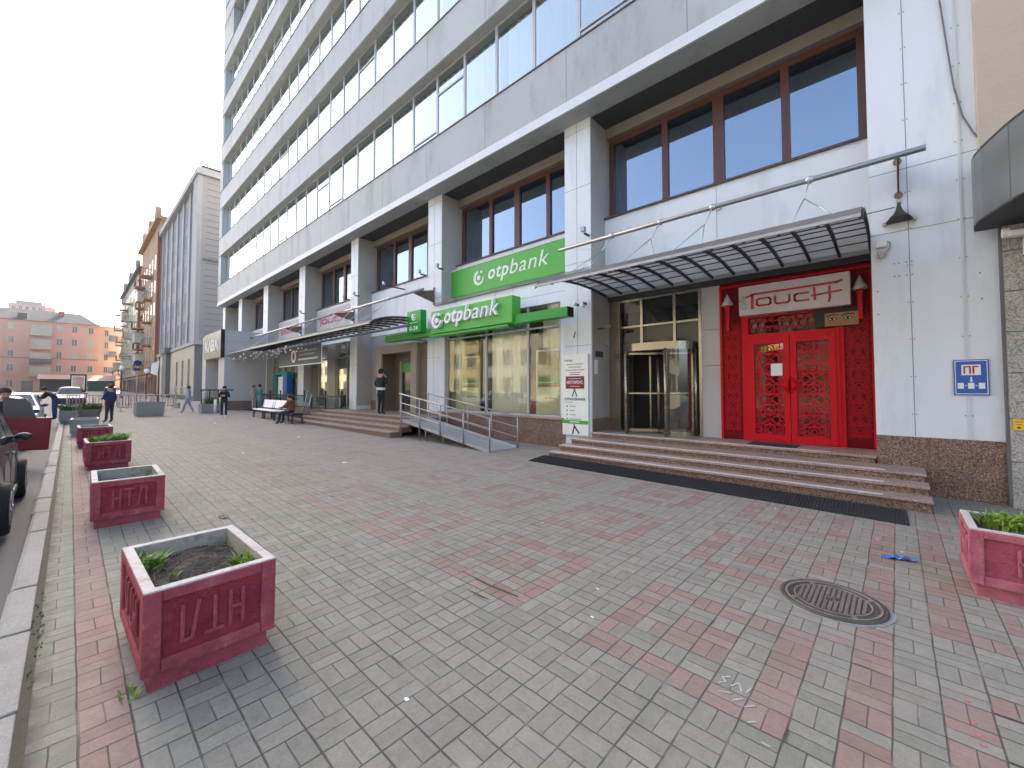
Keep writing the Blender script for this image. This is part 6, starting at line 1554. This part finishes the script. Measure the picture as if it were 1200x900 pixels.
# ------------------------------------------------------------------ grey house
def windows_on(par, cells, plane, facing, mat='win_far', frame='trim_light', depth=.15, bar=True):
    """each window of a facade is a part; plane = coordinate of the wall face"""
    for (u0, u1, z0, z1) in cells:
        g = MB()
        if facing == '-y':
            g.mat(frame); g.box(u0 - .06, u1 + .06, plane - .03, plane + .02, z0 - .08, z0); g.box(u0 - .05, u0 + .03, plane - .02, plane + .02, z0, z1); g.box(u1 - .03, u1 + .05, plane - .02, plane + .02, z0, z1); g.box(u0, u1, plane - .02, plane + .02, z1 - .03, z1 + .06)
            if bar: m_ = (u0 + u1) / 2; g.box(m_ - .04, m_ + .04, plane - .015, plane + .02, z0, z1)
            g.mat(mat); g.box(u0, u1, plane - .008, plane + .02, z0, z1)
        else:
            g.mat(frame); g.box(plane - .02, plane + .05, u0 - .06, u1 + .06, z0 - .1, z0); g.box(plane - .02, plane + .03, u0 - .06, u0 + .05, z0, z1); g.box(plane - .02, plane + .03, u1 - .05, u1 + .06, z0, z1); g.box(plane - .02, plane + .03, u0, u1, z1 - .05, z1 + .08)
            if bar: m_ = (u0 + u1) / 2; g.box(plane - .02, plane + .025, m_ - .05, m_ + .05, z0, z1)
            g.mat(mat); g.box(plane - .02, plane + .015, u0, u1, z0, z1)
        g.build('window', None, par)
gh = thing('grey_house', 'grey stucco house with tall pale piers and a dark stone base', 'building', (-65, 12, .5))
YG = 8.7; X0, X1 = -79.2, -52.9
q = MB().mat('greywall'); q.box(X0, X1, YG + .3, 22, 6.4, 24.2); q.mat('greypier'); q.box(X0 - .2, X1 + .3, YG - .25, 22.3, 24.2, 24.9); q.mat('slate'); q.box(X0, X1, YG + .2, 22, 24.9, 25.3)
q.build('wall', None, gh)
q = MB().mat('greydark'); q.box(X0, X1 + .1, YG, 22, 0, 6.3); q.mat('greypier'); q.box(X0 - .1, X1 + .25, YG - .15, 22.1, 6.3, 6.65); q.mat('creamwall'); q.box(X0, X1 + .003, YG - .05, YG - .002, 1.0, 6.2)
q.mat('greydark'); q.box(-70.5, -67.5, YG - .5, YG, 0, 6.2); q.box(-71, -67, YG - .7, YG, 6.2, 6.9); q.build('base_storey', None, gh)
q = MB().mat('greypier')
for k in range(7):
    x_ = X1 - 2.3 - k * 4.0; w = 2.3 if k == 0 else .9
    q.box(x_, x_ + w, (YG - .1 if k == 0 else YG + .14), YG + .3, 6.65, 24.2)
q.build('pier', None, gh)
q = MB().mat('greydark')
for k in range(26): q.box(X1, X1 + .02, YG + .7, 22, 7.0 + k * .66, 7.05 + k * .66)
q.box(X1, X1 + .08, YG + .5, 22, 15.2, 15.45)
q.build('side_wall_joints', None, gh)
cells = []
for k in range(6):
    x_ = X1 - 2.3 - k * 4.0
    for f in range(5): cells.append((x_ - 2.4, x_ - .75, 7.4 + f * 3.4, 9.6 + f * 3.4))
windows_on(gh, cells, YG + .3, '-y', mat='win_matt', frame='greypier')
windows_on(gh, [(x_, x_ + 1.1, 2.0, 4.9) for x_ in (-56.0, -59.6, -63.2, -74.5, -77.5)], YG - .05, '-y', frame='greypier', bar=False)
for x_ in (-56.2, -59.8, -63.4): MB().mat('creamwall').box(x_, x_ + 1.5, YG - .35, YG - .05, 1.2, 1.9).build('window_sill', None, gh)

# ochre and cream houses with balconies
def balcony_house(name, label, x0, x1, ztop, wallm, roofm, seed):
    t = thing(name, label, 'building', ((x0 + x1) / 2, 9, 0)); r = random.Random(seed)
    q = MB().mat(wallm); q.box(x0, x1, YG, 22, .3, ztop); q.mat('brickred'); q.box(x1 - .3, x1 + .01, YG - .35, YG, .3, ztop - 2); q.build('wall', None, t)
    q = MB().mat(roofm); q.box(x0 - .2, x1 + .2, YG - .6, 22, ztop, ztop + .5)
    for k in range(3): xx = x0 + (x1 - x0) * (k + .5) / 3; q.prism([(xx - 2.2, ztop + .5), (xx + 2.2, ztop + .5), (xx + 1.2, ztop + 2.6), (xx, ztop + 3.3), (xx - 1.2, ztop + 2.6)], lambda a, b: (a, YG - .3, b), lambda a, b: (a, YG + .3, b))
    q.build('roof', None, t)
    n = int((x1 - x0) / 3.2); fl = int((ztop - 5) / 3.7); cells = []
    for f in range(fl):
        for k in range(n): xx = x0 + (x1 - x0) * (k + .5) / n; cells.append((xx - .6, xx + .6, 5.6 + f * 3.7, 7.9 + f * 3.7))
    windows_on(t, cells[:80], YG, '-y', frame='creamwall')
    for f in range(fl):
        for k in (1, 4, 7):
            if k >= n: continue
            xx = x0 + (x1 - x0) * (k + .5) / n; z = 5.0 + f * 3.7; dd_ = r.uniform(1.0, 1.7)
            b_ = MB().mat(wallm); b_.box(xx - 1.5, xx + 1.5, YG - dd_, YG, z - .15, z)
            b_.mat(r.choice(['dark_metal', 'burgundy', 'brownwall', 'greydark']))
            for j in range(16): b_.box(xx - 1.5 + j * .2, xx - 1.45 + j * .2, YG - dd_, YG - dd_ + .05, z, z + 1.0)
            for j in range(6): b_.box(xx + 1.45, xx + 1.5, YG - dd_ + j * .25, YG - dd_ + .05 + j * .25, z, z + 1.0)
            b_.box(xx - 1.5, xx + 1.5, YG - dd_ - .01, YG - dd_ + .06, z + 1.0, z + 1.07); b_.box(xx + 1.44, xx + 1.51, YG - dd_, YG, z + 1.0, z + 1.07)
            if r.random() < .35: b_.mat('win_far_pale'); b_.box(xx - 1.4, xx + 1.4, YG - dd_ + .06, YG, z + 1.0, z + 2.9); b_.mat('greydark'); b_.box(xx - 1.5, xx + 1.5, YG - dd_, YG, z + 2.9, z + 3.05)
            b_.build('balcony', None, t)
    q = MB()
    for k in range(n):
        xx = x0 + (x1 - x0) * (k + .5) / n; q.mat(r.choice(['awning', 'win_far', 'burgundy', 'awning_green'])); q.box(xx - 1.1, xx + 1.1, YG - .06, YG + .02, 1.0, 3.6)
        if k % 2: q.mat(r.choice(['awning', 'burgundy', 'greydark'])); q.prism([(YG, 4.3), (YG - 1.3, 3.7), (YG - 1.3, 3.6), (YG, 4.0)], lambda a, b: (xx - 1.3, a, b), lambda a, b: (xx + 1.3, a, b))
    q.build('shop_front', None, t)
balcony_house('ochre_house', 'ochre house with stacked balconies beyond the grey house', -104, -79.5, 27.0, 'brownwall', 'brownwall', 1)
balcony_house('cream_house', 'cream house with balconies at the far end of the right row', -145, -104.2, 24.5, 'creamwall', 'greydark', 2)

# pink apartment block closing the street
pk = thing('pink_apartment_block', 'long pink brick apartment block with a grey roof closing the street', 'building', (-155, -20, 1))
q = MB().mat('pinkwall'); q.box(-165, -150, -60, 4.7, 1, 17.9); q.mat('peachwall'); q.box(-166, -151.5, 4.7, 9.5, 1, 17.9)
q.mat('brickred'); q.box(-150.03, -149.9, -60, 4.7, 8.95, 9.1)
q.build('wall', None, pk)
q = MB().mat('slate'); q.prism([(-149.6, 17.9), (-157.5, 21.4), (-165.5, 17.9)], lambda a, b: (a, -60, b), lambda a, b: (-157.5 + (a + 157.5) * (1 if b < 20 else 1), 4.9 if b < 20 else 1.5, b))
q.mat('pinkwall'); q.prism([(-150.9, 17.9), (-157.5, 20.6), (-166, 17.9)], lambda a, b: (a, 4.9, b), lambda a, b: (a, 9.8, b if b < 20 else 18.3))
q.build('roof', None, pk)
MB().mat('brickred').box(-155.5, -154.3, -2.4, -1.4, 18, 21.4).build('chimney', None, pk)
MB().mat('slate').box(-152.6, -150.6, -8.8, -7.3, 18.3, 19.6).build('dormer', None, pk)
rr2 = random.Random(9); cells = []; pale = []
for f in range(5):
    z = 2.7 + f * 3.25 if f else 2.2
    for u in (-9.6, -2.0, .5, 3.35): (pale if rr2.random() < .45 and f > 1 else cells).append((u - .45, u + .45, z, z + 1.5))
    for k in range(12): cells.append((-13 - k * 2.6, -12.1 - k * 2.6, z, z + 1.5))
windows_on(pk, cells[:64], -150, '+x', frame='creamwall'); windows_on(pk, pale, -150, '+x', mat='win_far_pale', frame='creamwall')
windows_on(pk, [(5.9, 6.6, z, z + 1.5) for z in (5.9, 9.2, 12.4, 15.6)], -151.5, '+x', frame='creamwall')
for f in range(4):
    z = 4.6 + f * 3.25; q = MB().mat(['creamwall', 'greydark', 'peachwall', 'creamwall'][f]); q.box(-150, -148.8, -6.7, -3.2, z, z + 1.0); q.mat('win_far_pale'); q.box(-150, -148.85, -6.6, -3.3, z + 1.0, z + 2.4); q.mat('creamwall')
    for k in range(6): q.box(-148.86, -148.8, -6.6 + k * .65, -6.5 + k * .65, z + 1.0, z + 2.4)
    q.build('balcony', None, pk)
for f in range(3):
    q = MB().mat('greydark'); q.box(-151.5, -150.3, 6.7, 8.2, 6 + f * 4.2, 6.2 + f * 4.2); q.box(-150.4, -150.3, 6.7, 8.2, 6.2 + f * 4.2, 7.3 + f * 4.2); q.build('balcony', None, pk)
q = MB().mat('win_far'); q.box(-150.02, -149.95, -7.6, -6.2, 1.2, 3.6); q.mat('peachwall'); q.box(-150.01, -149.9, -9, -2, .8, 4.3); q.mat('win_far'); q.box(-149.95, -149.85, -7.8, -6.0, 1.2, 3.6); q.build('shop_front', None, pk)
mk = thing('market_pavilion', 'low pavilion with dark awnings standing before the pink block', 'pavilion', (-140, 0, 1.2))
q = MB().mat('awning'); q.box(-146, -140, -4.6, 2.5, 1.2, 3.9); q.mat('pinkwall'); q.prism([(-147, 3.9), (-139, 3.9), (-143, 5.0)], lambda a, b: (a, -5, b), lambda a, b: (a, 2.7, b)); q.build('stall', None, mk)
q = MB().mat('awning_green'); q.box(-139.5, -134, 2.9, 7.2, 1.1, 3.5); q.mat('peachwall'); q.prism([(-140, 3.5), (-133.5, 3.5), (-137, 4.8)], lambda a, b: (a, 2.7, b), lambda a, b: (a, 7.4, b)); q.build('stall', None, mk)
tw = thing('pale_tower_block', 'pale apartment tower seen over the grey roof of the pink block', 'building', (-220, -10, 2))
q = MB().mat('paleblock'); q.box(-232, -220, -15, -6.6, 2, 31.2); q.box(-231, -222, -13.5, -7.5, 31.2, 32.4); q.mat('pinkwall'); q.box(-230, -219.5, -6.6, -4.2, 2, 30.6); q.build('wall', None, tw)
windows_on(tw, [(-14.2 + k * 1.5, -13.4 + k * 1.5, 28.3, 30.2) for k in range(5)], -220, '+x', frame='paleblock')
pr3 = thing('red_roofed_block', 'distant building with a pinkish roof at the far left behind the pink block', 'building', (-200, -20, 2))
q = MB().mat('pinkwall'); q.box(-210, -200, -40, -14.6, 2, 26.2); q.mat('brickred'); q.prism([(-40, 26.2), (-14.6, 26.2), (-16.5, 27.6), (-38, 27.6)], lambda a, b: (-210, a, b), lambda a, b: (-200, a, b)); q.build('wall', None, pr3)
an_ = MB().tube([(-157.5, -1.6, 20.5), (-157.5, -1.6, 25.5)], .05, 6).tube([(-157.5, -2.6, 24.8), (-157.5, -.6, 24.8)], .04, 6).tube([(-157.5, -2.2, 25.2), (-157.5, -1.0, 25.2)], .04, 6)
tag(an_.build('roof_antenna', 'dark_metal'), 'thin roof antenna standing on the grey roof of the pink block', 'antenna')

# houses on the other side of the street (outside the frame, seen in the shop glass)
def opposite(x0, x1, h, m_, label, n):
    t = thing('street_house', label, 'building', ((x0 + x1) / 2, -25, 0), 'houses across the street')
    q = MB().mat(m_); q.box(x0, x1, -30, -19, -.2, h); q.mat('slate'); q.box(x0 - .2, x1 + .2, -30, -18.6, h, h + .5); q.build('wall', None, t)
    w_ = MB()
    for f in range(int(h / 3.4)):
        for k in range(n):
            xx = x0 + (x1 - x0) * (k + .5) / n; w_.mat('creamwall'); w_.box(xx - .85, xx + .85, -19.0, -18.93, 1.2 + f * 3.4, 3.4 + f * 3.4); w_.mat('win_far'); w_.box(xx - .6, xx + .6, -18.95, -18.90, 1.4 + f * 3.4, 3.2 + f * 3.4)
    o = w_.build('window', None, t); o['kind'] = 'stuff'
opposite(-150, -76, 17, 'cream_lit', 'long pale cream house across the street', 24)
opposite(-75, -42, 16, 'yellow_lit', 'yellow plastered house across the street', 11)
opposite(-41, -8, 15.5, 'cream_lit', 'cream plastered house across the street', 11)
opposite(-7, 24, 16.5, 'creamwall', 'grey-cream plastered house across the street', 10)
print('objects', len(bpy.data.objects))

hz = MB().box(-410, 210, -260, 260, -6, 52).build('haze', None, None)
hm_ = bpy.data.materials.new('haze_air'); hm_.use_nodes = True; hn_ = hm_.node_tree
for n in list(hn_.nodes): hn_.nodes.remove(n)
ho_ = hn_.nodes.new('ShaderNodeOutputMaterial'); hv = hn_.nodes.new('ShaderNodeVolumePrincipled')
hv.inputs['Color'].default_value = (0.95, 0.95, 0.95, 1); hv.inputs['Density'].default_value = 0.0003; hv.inputs['Anisotropy'].default_value = 0.2
hn_.links.new(hv.outputs[0], ho_.inputs['Volume']); hz.data.materials.append(hm_); hz['kind'] = 'stuff'
scn.cycles.volume_bounces = 0
